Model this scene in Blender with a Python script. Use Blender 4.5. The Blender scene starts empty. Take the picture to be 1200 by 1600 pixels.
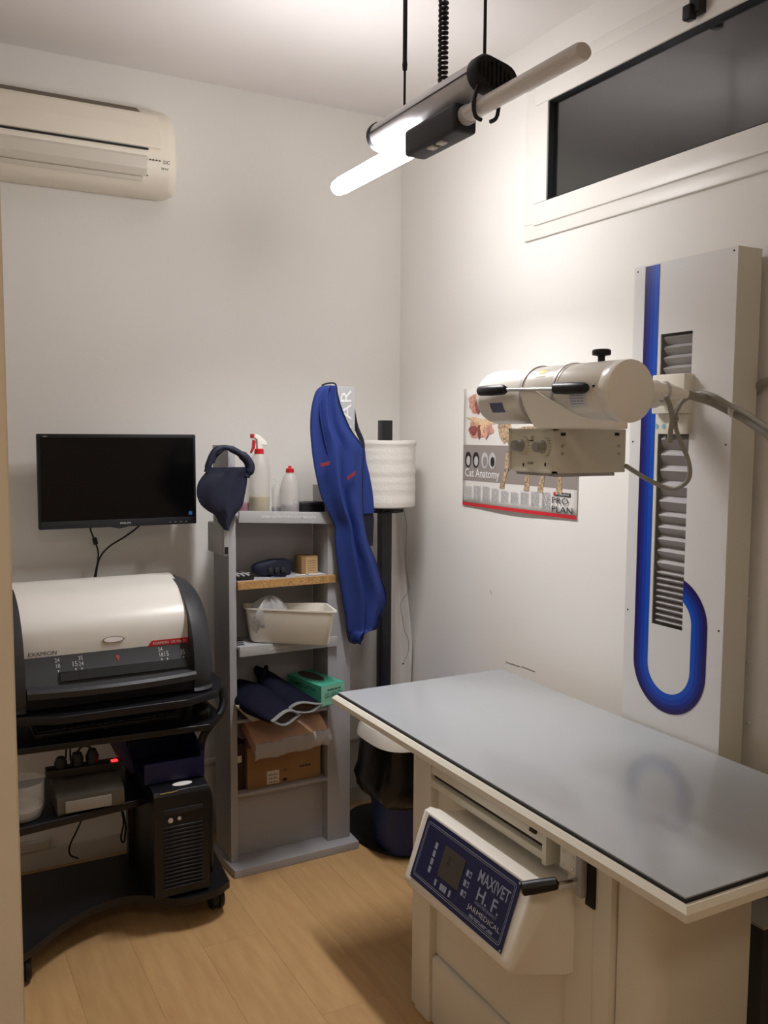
import bpy, bmesh, math, random
from mathutils import Vector, Matrix
random.seed(7)
S = bpy.context.scene
COL = S.collection
PI = math.pi

# ------------------------------------------------------------------ camera
FPX, YAW, PITCH, ROLL = 1409.48, 0.495423, 0.0873314, 0.0065366
CAM = Vector((0, 0, 1.6))
fw = Vector((math.sin(YAW)*math.cos(PITCH), math.cos(YAW)*math.cos(PITCH), -math.sin(PITCH)))
r0 = Vector((math.cos(YAW), -math.sin(YAW), 0)); u0 = r0.cross(fw)
rt = math.cos(ROLL)*r0 + math.sin(ROLL)*u0
up = -math.sin(ROLL)*r0 + math.cos(ROLL)*u0
cd = bpy.data.cameras.new('camera'); cam = bpy.data.objects.new('camera', cd); COL.objects.link(cam)
M = Matrix((rt, up, -fw)).transposed().to_4x4(); M.translation = CAM
cam.matrix_world = M
cd.sensor_fit = 'VERTICAL'; cd.sensor_height = 36.0; cd.lens = 36.0*FPX/1600; cd.clip_start = 0.02
S.camera = cam

def P(px, py, ax, val):
    """world point on the plane ax = val, measured in the photograph"""
    d = fw + (px-600)/FPX*rt - (py-800)/FPX*up
    i = 'xyz'.index(ax); t = (val-CAM[i])/d[i]
    return CAM + t*d

# ------------------------------------------------------------------ light
S.view_settings.view_transform = 'Standard'; S.view_settings.look = 'None'
S.view_settings.exposure = 0.0; S.view_settings.gamma = 1.0; S.view_settings.use_curve_mapping = False
W = bpy.data.worlds.new('night'); S.world = W; W.use_nodes = True
W.node_tree.nodes['Background'].inputs[0].default_value = (0.02, 0.022, 0.03, 1)
W.node_tree.nodes['Background'].inputs[1].default_value = 0.3
TUBE_EMIT = 54.0
def area(name, loc, size, power, col, rot=(0, 0, 0), spread=0):
    l = bpy.data.lights.new(name, 'AREA'); l.shape = 'RECTANGLE'; l.size, l.size_y = size; l.energy = power; l.color = col
    if spread: l.spread = math.radians(spread)
    o = bpy.data.objects.new(name, l); o.location = loc; o.rotation_euler = rot; COL.objects.link(o); return o
area('corridor_fill_light', (0.25, -0.55, 2.86), (0.7, 0.5), 10.0, (1.0, 0.83, 0.66))  # unseen warm fill added behind the camera; no fixture is built

# ------------------------------------------------------------------ materials
def lin(c):
    return tuple(((v/255)/12.92 if v/255 <= .04045 else ((v/255+.055)/1.055)**2.4) for v in c)
def mat(name, rgb, rough=.5, metal=0., spec=.5, bump=0., bscale=60., vary=0., vscale=4., alpha=1., trans=0., emit=None, es=0., ior=1.45, coat=0.):
    m = bpy.data.materials.new(name); m.use_nodes = True; nt = m.node_tree; b = nt.nodes['Principled BSDF']
    c = lin(rgb)
    b.inputs['Base Color'].default_value = (*c, 1); b.inputs['Roughness'].default_value = rough
    b.inputs['Metallic'].default_value = metal; b.inputs['Specular IOR Level'].default_value = spec
    b.inputs['Alpha'].default_value = alpha; b.inputs['Transmission Weight'].default_value = trans; b.inputs['IOR'].default_value = ior
    b.inputs['Coat Weight'].default_value = coat
    if emit: b.inputs['Emission Color'].default_value = (*lin(emit), 1); b.inputs['Emission Strength'].default_value = es
    if vary or bump:
        tc = nt.nodes.new('ShaderNodeTexCoord')
    if vary:
        n = nt.nodes.new('ShaderNodeTexNoise'); n.inputs['Scale'].default_value = vscale; n.inputs['Detail'].default_value = 5
        nt.links.new(tc.outputs['Object'], n.inputs['Vector'])
        r = nt.nodes.new('ShaderNodeValToRGB'); r.color_ramp.elements[0].position = .3; r.color_ramp.elements[1].position = .7
        r.color_ramp.elements[0].color = (*[x*(1-vary) for x in c], 1); r.color_ramp.elements[1].color = (*[min(1, x*(1+vary)) for x in c], 1)
        nt.links.new(n.outputs['Fac'], r.inputs['Fac']); nt.links.new(r.outputs['Color'], b.inputs['Base Color'])
    if bump:
        n2 = nt.nodes.new('ShaderNodeTexNoise'); n2.inputs['Scale'].default_value = bscale; n2.inputs['Detail'].default_value = 3
        nt.links.new(tc.outputs['Object'], n2.inputs['Vector'])
        bp = nt.nodes.new('ShaderNodeBump'); bp.inputs['Strength'].default_value = bump; bp.inputs['Distance'].default_value = .004
        nt.links.new(n2.outputs['Fac'], bp.inputs['Height']); nt.links.new(bp.outputs['Normal'], b.inputs['Normal'])
    return m
M_wall = mat('wall_paint', (240, 237, 231), .85, bump=.12, bscale=45, vary=.012, vscale=2)
M_ceil = mat('ceiling_paint', (238, 233, 230), .9, bump=.05, bscale=60)
M_jamb = mat('painted_plaster', (232, 222, 206), .8, bump=.2, bscale=80, vary=.03, vscale=8)
M_base = mat('baseboard_paint', (206, 200, 190), .5)
M_pvc = mat('white_window_pvc', (236, 232, 224), .35)
M_black = mat('black_plastic', (18, 18, 20), .42)
M_gasket = mat('black_rubber', (14, 13, 13), .6)
M_dark = mat('dark_plastic', (34, 35, 42), .5, bump=.05, bscale=300)
M_screen = mat('black_screen', (7, 7, 9), .22, spec=.35)
M_acw = mat('aged_white_plastic', (240, 231, 214), .42)
M_acd = mat('aged_white_louver', (218, 210, 196), .3)
M_alu = mat('brushed_aluminium', (206, 203, 205), .42, metal=.25)
M_chrome = mat('chrome', (210, 208, 205), .18, metal=1.)
M_tubeoff = mat('milky_tube_plastic', (232, 226, 222), .3)
M_lit = mat('lit_tube', (255, 255, 255), .4, emit=(255, 253, 255), es=TUBE_EMIT)
M_panelw = mat('white_powder_coat', (226, 224, 222), .45, bump=.03, bscale=400)
M_cream = mat('cream_enamel', (232, 227, 212), .38, bump=.06, bscale=500)
M_creamh = mat('cream_enamel_gloss', (244, 240, 230), .28, coat=.3)
M_creamd = mat('beige_enamel', (222, 217, 203), .45, bump=.08, bscale=500)
M_knob = mat('grey_knob_plastic', (150, 150, 146), .3)
M_face = mat('beige_face_plate', (224, 221, 200), .4)
M_top = mat('grey_laminate', (176, 179, 182), .13, spec=.5, bump=.01, bscale=900)
M_bel = mat('bellows_fabric', (176, 172, 172), .8)
M_s1 = mat('stripe_indigo', (30, 14, 92), .4)
M_s2 = mat('stripe_navy', (10, 36, 132), .4)
M_s3 = mat('stripe_blue', (8, 58, 166), .4)
M_s4 = mat('stripe_sky_blue', (6, 78, 190), .4)
M_cable = mat('grey_cable', (150, 146, 136), .5)
M_navyp = mat('navy_membrane', (24, 30, 72), .3)
M_lcd = mat('lcd_grey', (70, 64, 58), .3)
M_print = mat('pale_print', (150, 158, 178), .5)
M_whitep = mat('white_print', (225, 225, 222), .5)
M_blackp = mat('black_print', (36, 34, 34), .6)
M_redp = mat('red_print', (200, 40, 48), .5)
M_grey = mat('grey_painted_board', (166, 165, 168), .55, bump=.04, bscale=300)
M_greyd = mat('grey_shelf_edge', (172, 172, 172), .5)
M_chip = mat('chipboard', (176, 136, 84), .8, vary=.35, vscale=160, bump=.3, bscale=250)
M_cart = mat('black_cart_laminate', (20, 20, 24), .36)
M_cartm = mat('black_steel_tube', (12, 12, 13), .35)
M_scw = mat('white_scanner_lid', (226, 222, 214), .32)
M_scg = mat('anthracite_scanner_shell', (50, 51, 54), .5)
M_scd = mat('dark_scanner_recess', (30, 31, 34), .5)
M_tray = mat('white_tray_plastic', (226, 222, 210), .35)
M_film = mat('plastic_film', (236, 236, 236), .18, alpha=.13, bump=.8, bscale=35)
M_bag = mat('cloudy_bag', (190, 190, 190), .35, alpha=.55, bump=.6, bscale=40)
M_apron = mat('royal_blue_apron', (25, 48, 116), .75, bump=.25, bscale=25, vary=.06, vscale=6)
M_trim = mat('dark_navy_trim', (14, 16, 34), .7)
M_redt = mat('dull_red_label', (120, 34, 48), .6)
M_navy = mat('navy_vinyl', (20, 25, 48), .65, bump=.15, bscale=60)
M_navy2 = mat('dark_navy_glove', (12, 13, 32), .8, spec=.2, bump=.2, bscale=50)
M_lining = mat('grey_lining', (120, 122, 120), .7)
M_roll = mat('white_paper_towel', (218, 214, 206), .9, bump=.4, bscale=120)
M_bott = mat('translucent_bottle', (214, 210, 204), .35, alpha=.42)
M_yell = mat('yellowish_liquid', (200, 186, 140), .3)
M_pale = mat('pale_liquid', (168, 166, 176), .3)
M_pink = mat('pink_liquid', (196, 40, 110), .3)
M_redc = mat('red_plastic', (188, 26, 32), .35)
M_card = mat('brown_cardboard', (150, 116, 78), .85, vary=.05, vscale=12)
M_kraft = mat('pale_wood_box', (190, 160, 118), .7, vary=.06, vscale=20)
M_label = mat('paper_label', (206, 202, 192), .7)
M_green = mat('green_carton', (70, 160, 134), .55)
M_greenl = mat('pale_green_carton', (128, 192, 168), .55)
M_greenp = mat('dark_green_print', (20, 70, 60), .6)
M_slot = mat('brown_slot', (60, 46, 38), .8)
M_orange = mat('orange_pad', (248, 184, 140), .75, vary=.05, vscale=15)
M_silver = mat('crinkled_silver', (170, 168, 168), .3, metal=.3, bump=.9, bscale=30)
M_binb = mat('blue_bin_plastic', (17, 38, 100), .45)
M_flap = mat('blue_flap_plastic', (30, 60, 170), .4)
M_binw = mat('bin_lid_white', (222, 216, 204), .4)
M_bagb = mat('black_bin_bag', (9, 9, 10), .3, bump=.9, bscale=22)
M_led = mat('red_led', (255, 20, 20), .4, emit=(255, 30, 30), es=6)
M_btray = mat('dark_blue_tray', (13, 18, 62), .4)
M_clear = mat('clear_plastic', (225, 225, 225), .12, alpha=.3)
M_sticker = mat('blue_sticker', (60, 120, 190), .4)
M_dot = mat('pale_blue_dot', (140, 186, 206), .5)
M_yellow = mat('yellow_sticker', (222, 206, 60), .5)
M_lgrey = mat('light_grey_print', (188, 188, 188), .7)
M_taupe = mat('taupe_band', (146, 136, 130), .6)
M_paper = mat('poster_paper', (226, 222, 216), .45)
M_flesh = mat('flesh_print', (200, 148, 130), .6, vary=.3, vscale=60)
M_darkred = mat('dark_red_print', (142, 78, 72), .6, vary=.3, vscale=70)
M_bone = mat('bone_print', (222, 190, 150), .6, vary=.2, vscale=80)
M_fur = mat('tabby_print', (176, 150, 120), .6, vary=.7, vscale=90)
M_sheet = mat('hanging_paper_sheet', (214, 208, 202), .9, bump=.2, bscale=20)
M_wire = mat('thin_wire', (112, 104, 98), .6)
M_conc = mat('night_wall_outside', (60, 60, 66), .9)
M_mark = mat('scuff_mark', (150, 140, 132), .9)
def mat_glass():
    m = bpy.data.materials.new('window_glass'); m.use_nodes = True; nt = m.node_tree; nt.nodes.clear()
    o = nt.nodes.new('ShaderNodeOutputMaterial'); mx = nt.nodes.new('ShaderNodeMixShader')
    t = nt.nodes.new('ShaderNodeBsdfTransparent'); t.inputs[0].default_value = (.82, .86, .85, 1)
    g = nt.nodes.new('ShaderNodeBsdfGlossy'); g.inputs['Roughness'].default_value = .12
    f = nt.nodes.new('ShaderNodeFresnel'); f.inputs['IOR'].default_value = 2.4
    nt.links.new(f.outputs[0], mx.inputs[0]); nt.links.new(t.outputs[0], mx.inputs[1]); nt.links.new(g.outputs[0], mx.inputs[2])
    nt.links.new(mx.outputs[0], o.inputs[0]); return m
M_glass = mat_glass()
def mat_plank():
    m = mat('beech_laminate', (196, 158, 108), .42); nt = m.node_tree; b = nt.nodes['Principled BSDF']
    tc = nt.nodes.new('ShaderNodeTexCoord'); oi = nt.nodes.new('ShaderNodeObjectInfo')
    ad = nt.nodes.new('ShaderNodeVectorMath'); ad.operation = 'ADD'
    cx = nt.nodes.new('ShaderNodeCombineXYZ'); mu = nt.nodes.new('ShaderNodeMath'); mu.operation = 'MULTIPLY'; mu.inputs[1].default_value = 40
    nt.links.new(oi.outputs['Random'], mu.inputs[0]); nt.links.new(mu.outputs[0], cx.inputs[0]); nt.links.new(mu.outputs[0], cx.inputs[1])
    nt.links.new(tc.outputs['Object'], ad.inputs[0]); nt.links.new(cx.outputs[0], ad.inputs[1])
    mp = nt.nodes.new('ShaderNodeMapping'); mp.inputs['Scale'].default_value = (14, 1.6, 1)
    nt.links.new(ad.outputs[0], mp.inputs['Vector'])
    n = nt.nodes.new('ShaderNodeTexNoise'); n.inputs['Scale'].default_value = 2.2; n.inputs['Detail'].default_value = 9; n.inputs['Roughness'].default_value = .6
    nt.links.new(mp.outputs[0], n.inputs['Vector'])
    r = nt.nodes.new('ShaderNodeValToRGB'); r.color_ramp.elements[0].position = .3; r.color_ramp.elements[1].position = .72
    r.color_ramp.elements[0].color = (*lin((186, 147, 99)), 1); r.color_ramp.elements[1].color = (*lin((204, 166, 116)), 1)
    nt.links.new(n.outputs['Fac'], r.inputs['Fac'])
    hs = nt.nodes.new('ShaderNodeHueSaturation'); mr = nt.nodes.new('ShaderNodeMapRange'); mr.inputs[3].default_value = .93; mr.inputs[4].default_value = 1.05
    nt.links.new(oi.outputs['Random'], mr.inputs[0]); nt.links.new(mr.outputs[0], hs.inputs['Value'])
    nt.links.new(r.outputs['Color'], hs.inputs['Color']); nt.links.new(hs.outputs['Color'], b.inputs['Base Color']); return m
M_plank = mat_plank()

# ------------------------------------------------------------------ mesh builders
ORG = {}
class MB:
    def __init__(s): s.v = []; s.f = []
    def add(s, vs, fs):
        n = len(s.v); s.v += [Vector(p) for p in vs]; s.f += [tuple(i+n for i in f) for f in fs]; return s
    def box(s, x0, x1, y0, y1, z0, z1, bev=0., seg=2, T=None):
        x0, x1 = min(x0, x1), max(x0, x1); y0, y1 = min(y0, y1), max(y0, y1); z0, z1 = min(z0, z1), max(z0, z1)
        vs = [Vector((x, y, z)) for x in (x0, x1) for y in (y0, y1) for z in (z0, z1)]
        fs = [(0, 1, 3, 2), (4, 6, 7, 5), (0, 4, 5, 1), (2, 3, 7, 6), (0, 2, 6, 4), (1, 5, 7, 3)]
        if bev > 0:
            bm = bmesh.new(); bv = [bm.verts.new(p) for p in vs]
            for f in fs: bm.faces.new([bv[i] for i in f])
            bmesh.ops.bevel(bm, geom=list(bm.edges), offset=bev, segments=seg, profile=.6, affect='EDGES')
            bm.verts.index_update(); vs = [v.co.copy() for v in bm.verts]; fs = [tuple(v.index for v in f.verts) for f in bm.faces]; bm.free()
        if T: vs = [T @ p for p in vs]
        return s.add(vs, fs)
    def cbox(s, c, size, rz=0, bev=0., T=None):
        R = Matrix.Translation(Vector(c)) @ Matrix.Rotation(rz, 4, 'Z')
        if T: R = T @ R
        return s.box(-size[0]/2, size[0]/2, -size[1]/2, size[1]/2, -size[2]/2, size[2]/2, bev, T=R)
    def prism(s, poly, a, b, ax='x', bev=0.):
        """poly: 2D points in the two other axes (in xyz order), extruded along ax from a to b"""
        def mk(p, t):
            return {'x': (t, p[0], p[1]), 'y': (p[0], t, p[1]), 'z': (p[0], p[1], t)}[ax]
        n = len(poly); vs = [Vector(mk(p, a)) for p in poly] + [Vector(mk(p, b)) for p in poly]
        fs = [tuple(range(n)), tuple(range(2*n-1, n-1, -1))] + [(i, i+n, (i+1) % n+n, (i+1) % n) for i in range(n)]
        if bev > 0:
            bm = bmesh.new(); bv = [bm.verts.new(p) for p in vs]
            for f in fs: bm.faces.new([bv[i] for i in f])
            bmesh.ops.recalc_face_normals(bm, faces=list(bm.faces))
            bmesh.ops.bevel(bm, geom=list(bm.edges), offset=bev, segments=3, profile=.6, affect='EDGES')
            bm.verts.index_update(); vs = [v.co.copy() for v in bm.verts]; fs = [tuple(v.index for v in f.verts) for f in bm.faces]; bm.free()
        return s.add(vs, fs)
    def loft(s, rings, cap=True, closed=True):
        n = len(rings[0]); vs = [p for r in rings for p in r]; fs = []
        for k in range(len(rings)-1):
            for i in range(n if closed else n-1):
                a = k*n+i; b = k*n+(i+1) % n; fs.append((a, b, b+n, a+n))
        if cap and closed:
            fs.append(tuple(range(n-1, -1, -1))); m = (len(rings)-1)*n; fs.append(tuple(range(m, m+n)))
        return s.add(vs, fs)
    def tube(s, pts, r, seg=10, smooth=0, flat=1., cap=True):
        pts = [Vector(p) for p in pts]
        if smooth: pts = spline(pts, smooth)
        rs = r if isinstance(r, (list, tuple)) else [r]*len(pts)
        if len(rs) != len(pts):
            rs = [rs[min(len(rs)-1, int(i/(len(pts)-1)*(len(rs)-1)+.5))] for i in range(len(pts))]
        t0 = (pts[1]-pts[0]).normalized(); ref = Vector((0, 0, 1)) if abs(t0.z) < .9 else Vector((1, 0, 0))
        n = (ref - t0*ref.dot(t0)).normalized(); rings = []
        for i, p in enumerate(pts):
            t = (pts[min(i+1, len(pts)-1)]-pts[max(i-1, 0)]).normalized()
            n = (n - t*n.dot(t)).normalized(); b = t.cross(n)
            rings.append([p + rs[i]*(math.cos(2*PI*k/seg)*n*flat + math.sin(2*PI*k/seg)*b) for k in range(seg)])
        return s.loft(rings, cap)
    def lathe(s, prof, c=(0, 0, 0), ax='z', seg=32, sx=1., sy=1., T=None):
        rings = []
        for r, h in prof:
            ring = []
            for k in range(seg):
                a = 2*PI*k/seg; x, y = sx*r*math.cos(a), sy*r*math.sin(a)
                p = {'z': (x, y, h), 'y': (x, h, y), 'x': (h, x, y)}[ax]
                p = Vector(p)+Vector(c)
                ring.append(T @ p if T else p)
            rings.append(ring)
        return s.loft(rings)
    def grid(s, fn, nu, nv, wrap=False):
        vs = [fn(i/nu, j/nv) for j in range(nv+1) for i in range(nu+1)]
        fs = [(j*(nu+1)+i, j*(nu+1)+i+1, (j+1)*(nu+1)+i+1, (j+1)*(nu+1)+i) for j in range(nv) for i in range(nu)]
        return s.add(vs, fs)
def spline(pts, k):
    out = []; n = len(pts)
    for i in range(n-1):
        p0, p1, p2, p3 = pts[max(i-1, 0)], pts[i], pts[i+1], pts[min(i+2, n-1)]
        for j in range(k):
            t = j/k; out.append(.5*((2*p1)+(p2-p0)*t+(2*p0-5*p1+4*p2-p3)*t*t+(3*p1-p0-3*p2+p3)*t**3))
    out.append(pts[-1]); return out
def obj(name, mb, m, parent=None, sharp=38, solid=0., label=None, kind=None):
    me = bpy.data.meshes.new(name); org = ORG[parent.name] if parent else Vector((0, 0, 0))
    me.from_pydata([p-org for p in mb.v], [], mb.f); me.update()
    bm = bmesh.new(); bm.from_mesh(me); bmesh.ops.recalc_face_normals(bm, faces=list(bm.faces)); bm.to_mesh(me); bm.free()
    me.materials.append(m)
    for p in me.polygons: p.use_smooth = True
    me.set_sharp_from_angle(angle=math.radians(sharp))
    o = bpy.data.objects.new(name, me); COL.objects.link(o)
    if parent: o.parent = parent
    ORG[o.name] = org
    if solid:
        md = o.modifiers.new('thickness', 'SOLIDIFY'); md.thickness = solid; md.offset = 0
    if label: o['label'] = label
    if kind: o['kind'] = kind
    return o
def thing(name, label, cat, loc, group=None, kind=None):
    o = bpy.data.objects.new(name, None); COL.objects.link(o); o.location = loc; o.empty_display_size = .05
    if label: o['label'] = label
    if cat: o['category'] = cat
    if group: o['group'] = group
    if kind: o['kind'] = kind
    ORG[o.name] = Vector(loc); return o
def tag(o, label, cat, group=None):
    o['label'] = label; o['category'] = cat
    if group: o['group'] = group
    return o
def text(name, s, m, parent, p0, right, upv, depth=.0006, offset=0.):
    """lettering that fills the rectangle p0, p0+right, p0+upv"""
    cu = bpy.data.curves.new('t', 'FONT'); cu.body = s; cu.resolution_u = 2; cu.offset = offset; cu.space_line = .95
    o = bpy.data.objects.new('t', cu); COL.objects.link(o)
    dg = bpy.context.evaluated_depsgraph_get(); me0 = bpy.data.meshes.new_from_object(o.evaluated_get(dg))
    vs = [v.co.copy() for v in me0.vertices]; fs = [tuple(p.vertices) for p in me0.polygons]
    bpy.data.objects.remove(o); bpy.data.curves.remove(cu); bpy.data.meshes.remove(me0)
    x0 = min(v.x for v in vs); x1 = max(v.x for v in vs); y0 = min(v.y for v in vs); y1 = max(v.y for v in vs)
    p0, right, upv = Vector(p0), Vector(right), Vector(upv); n = right.cross(upv).normalized()*depth
    b = MB(); b.add([p0+right*((v.x-x0)/(x1-x0))+upv*((v.y-y0)/(y1-y0))+n for v in vs], fs)
    return obj(name, b, m, parent)
def bars(name, m, parent, p0, right, upv, lines=1, depth=.0006, words=4):
    """print too small to read in the photograph: rows of short word-long marks"""
    p0, right, upv = Vector(p0), Vector(right), Vector(upv); n = right.cross(upv).normalized()*depth; b = MB()
    for k in range(lines):
        z0 = (lines-1-k)/lines; z1 = z0+.6/lines; x = 0.; i = 0
        while x < .97:
            w = (.7+.6*((i*7+k*5) % 4)/3)/words; e = min(x+w*.82, 1.)
            b.add([p0+right*a+upv*c+n for a, c in ((x, z0), (e, z0), (e, z1), (x, z1))], [(0, 1, 2, 3)]); x += w; i += 1
    return obj(name, b, m, parent)
def decal(name, pts, n, m, parent, depth=.0006):
    b = MB(); n = Vector(n).normalized()*depth; pts = [Vector(p) for p in pts]; k = len(pts)
    b.add([p for p in pts]+[p+n for p in pts], [tuple(range(k)), tuple(range(2*k-1, k-1, -1))]+[(i, i+k, (i+1) % k+k, (i+1) % k) for i in range(k)])
    return obj(name, b, m, parent)
def ell(c, a, b, ux, uy, n=24):
    c = Vector(c); return [c+Vector(ux)*a*math.cos(2*PI*k/n)+Vector(uy)*b*math.sin(2*PI*k/n) for k in range(n)]

# ------------------------------------------------------------------ room shell
XW, YW, ZC = 1.91, 3.40, 2.90
XL, YB = -0.75, -1.3
def struct(name, mb, m, parent=None): return obj(name, mb, m, parent, kind=None if parent else 'structure')
fl = struct('floor', MB().box(XL, XW, YB, YW, -.06, -.012), mat('subfloor', (96, 74, 50), .9))
pw, plen = .192, 1.28; pm = {}
i = 0; x = XL
while x < XW-.01:
    x1 = min(x+pw, XW); y = YB-(i*.47) % plen
    while y < YW-.01:
        a, b = max(y, YB), min(y+plen, YW)
        if b-a > .03:
            key = (round(x1-x, 3), round(b-a, 3))
            if key not in pm:
                w, l = key; o = obj('plank', MB()  .box(.0002, w-.0002, .0002, l-.0002, -.012, 0, .0003, 1), M_plank, fl); pm[key] = o.data
            else:
                o = bpy.data.objects.new('plank', pm[key]); COL.objects.link(o); o.parent = fl
            o.location = (x, a, 0)
        y += plen
    x = x1; i += 1
struct('ceiling', MB().box(XL, XW, YB, YW, ZC, ZC+.08), M_ceil)
struct('wall_back', MB().box(XL-.1, XW+.1, YW, YW+.1, 0, ZC), M_wall)
struct('wall_left', MB().box(XL-.1, XL, YB, YW, 0, ZC), M_wall)
struct('wall_rear', MB().box(XL-.1, XW+.1, YB-.1, YB, 0, ZC), M_jamb)
# right wall with the window opening
wy0, wy1, wz0, wz1 = 1.05, 2.512, 2.262, 2.765
b = MB().box(XW, XW+.26, YB, YW, 0, wz0).box(XW, XW+.26, YB, YW, wz1, ZC).box(XW, XW+.26, YB, wy0, wz0, wz1).box(XW, XW+.26, wy1, YW, wz0, wz1)
struct('wall_right', b, M_wall)
# partition beside the camera (door opening of the little room)
fx = P(16, 900, 'y', 1.0).x
b = MB().box(XL, fx-.001, 1.0, 1.09, 0, ZC, .003, 1).box(1.50, XW, .82, .92, 0, ZC)
b.box(fx-.001, 1.50, .84, .92, 2.35, ZC)
struct('wall_front', b, M_jamb)
struct('trim_1', MB().box(fx-.0315, fx+.001, .992, 1.0985, 0, ZC, .002, 1), M_jamb)
struct('baseboard_back', MB().box(XL, XW, YW-.012, YW, 0, .07, .003), M_base)
struct('baseboard_right', MB().box(XW-.012, XW, .92, YW, 0, .07, .003), M_base)
# window
wn = thing('window_1', None, None, (XW, 1.8, 2.25), kind='structure')
def frame(y0, y1, z0, z1, w, x0, x1, bev=.003):
    return MB().box(x0, x1, y0, y1, z0, z0+w, bev).box(x0, x1, y0, y1, z1-w, z1, bev).box(x0, x1, y0, y0+w, z0+w, z1-w, bev).box(x0, x1, y1-w, y1, z0+w, z1-w, bev)
obj('window_frame', frame(1.03, 2.530, 2.247, 2.785, .052, XW-.012, XW+.06), M_pvc, wn)
obj('window_sash', frame(1.075, 2.472, 2.288, 2.742, .070, XW-.022, XW+.05, .005), M_pvc, wn)
ss = obj('gasket', frame(1.143, 2.404, 2.356, 2.674, .0055, XW-.016, XW+.03, 0), M_gasket, wn)
obj('glass_pane', MB().box(XW+.002, XW+.006, 1.145, 2.402, 2.358, 2.672), M_glass, wn)
obj('spacer_bar', frame(1.150, 2.396, 2.364, 2.666, .014, XW+.008, XW+.02, 0), M_alu, wn)
obj('glass_pane', MB().box(XW+.022, XW+.026, 1.145, 2.402, 2.358, 2.672), M_glass, wn)
obj('outer_reveal', MB().box(XW+.3, XW+.34, .2, 3.2, 1.6, 3.2), M_conc, wn)
lt = P(1090, 16, 'x', XW-.03)
b = MB().box(XW-.05, XW-.02, lt.y-.022, lt.y+.012, lt.z-.012, lt.z+.06, .004).box(XW-.062, XW-.034, lt.y-.004, lt.y+.024, lt.z-.026, lt.z+.012, .006)
obj('latch', b, M_black, wn)

# ------------------------------------------------------------------ air conditioner
ac = thing('air_conditioner', 'aged white split air conditioner unit mounted high on the back wall', 'air conditioner', (.4, 3.4, 2.44))
prof = [(3.398, 2.762), (3.31, 2.733), (3.245, 2.690), (3.222, 2.64), (3.205, 2.575), (3.200, 2.548), (3.212, 2.50), (3.245, 2.452), (3.285, 2.435), (3.398, 2.445)]
def acring(x, s):
    cy, cz = 3.398, 2.6
    return [Vector((x, cy+(p[0]-cy)*s, cz+(p[1]-cz)*(1-(1-s)*.25))) for p in prof]
obj('body', MB().loft([acring(-.12, 1), acring(.872, 1), acring(.893, .95), acring(.908, .82), acring(.918, .6), acring(.925, .3)]), M_acw, ac)
pp = [(3.262, 2.703), (3.245, 2.700), (3.236, 2.688), (3.214, 2.64), (3.196, 2.578), (3.198, 2.572), (3.215, 2.575)]
obj('front_panel', MB().prism(pp, -.12, .845, 'x', .002), M_acw, ac)
obj('grille_shade_strip', MB().prism([(3.258, 2.704), (3.318, 2.7375), (3.318, 2.7335), (3.258, 2.699)], -.1, .79, 'x'), mat('grille_recess_shade', (120, 108, 94), .7), ac)  # dark strip over the intake grille, its colour standing in for recess shade

obj('panel_gap', MB().box(-.12, .80, 3.1975, 3.206, 2.5635, 2.5695), M_gasket, ac)
obj('louver', MB().prism([(3.2005, 2.545), (3.194, 2.535), (3.199, 2.50), (3.214, 2.478), (3.222, 2.482), (3.21, 2.505), (3.204, 2.54)], -.12, .795, 'x', .001), M_acd, ac)
obj('louver_gap', MB().prism([(3.2130, 2.4835), (3.2150, 2.4795), (3.2190, 2.4835)], -.12, .80, 'x'), M_gasket, ac)
obj('lower_lip', MB().prism([(3.220, 2.476), (3.228, 2.463), (3.236, 2.466), (3.228, 2.480)], -.12, .785, 'x', .0008), M_acd, ac)
b = MB()
for k in range(4): b.cbox((.805+.011*k, 3.1985, 2.532), (.005, .003, .004))
obj('indicator_marks', b, M_blackp, ac)
text('lettering', 'DC', M_blackp, ac, (.852, 3.2015, 2.524), (.022, 0, 0), (0, 0, .012), .001)
text('lettering', 'inv', M_blackp, ac, (.846, 3.2055, 2.505), (.024, 0, 0), (0, 0, .010), .001)
decal('emblem', ell((.50, 3.2235, 2.648), .05, .0045, (1, 0, 0), (0, .33, .94)), (0, -1, .3), M_acd, ac, .001)

# ------------------------------------------------------------------ hanging lamp
lp = thing('hanging_examination_lamp', 'suspended aluminium exam lamp with one lit tube and one unlit tube', 'lamp', (1.27, 2.15, 2.4))
cx, cz = 1.295, 2.452
def stad(y, w, h, tilt=.22, n=10):
    out = []
    for sgn, st in ((1, -PI/2), (-1, PI/2)):
        for k in range(n+1):
            a = st+PI*k/n; X = sgn*(w-h)/2+h/2*math.cos(a); Z = h/2*math.sin(a)
            out.append(Vector((cx+X*math.cos(tilt)+Z*math.sin(tilt), y, cz-X*math.sin(tilt)+Z*math.cos(tilt))))
    return out
obj('housing', MB().loft([stad(1.875, .125, .076), stad(2.385, .125, .076)]), M_alu, lp)
hb = obj('end_cap', MB().loft([stad(1.875, .134, .084), stad(1.850, .134, .084), stad(1.843, .124, .074)]), M_black, lp)
b = MB()
for k in range(9):
    X = cx-.048+.012*k; b.cbox((X, 1.8415, cz-(X-cx)*.22), (.004, .005, .068-.9*abs(X-cx)), bev=.001)
obj('rib', b, M_black, hb)
obj('end_cap', MB().loft([stad(2.385, .132, .082), stad(2.400, .132, .082), stad(2.405, .122, .072)]), M_dark, lp)
obj('seam', MB().box(cx-.0640, cx-.0605, 1.876, 2.384, cz+.006, cz+.0085), M_black, lp)
tx, tz = 1.262, 2.372
b = MB().box(tx-.034, tx+.034, 1.925, 2.175, tz-.034, tz+.036, .012, 3)
sk = obj('tube_socket', b, M_dark, lp)
b = MB().cbox((tx-.012, 2.06, tz-.036), (.022, .028, .006), bev=.002)
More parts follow.
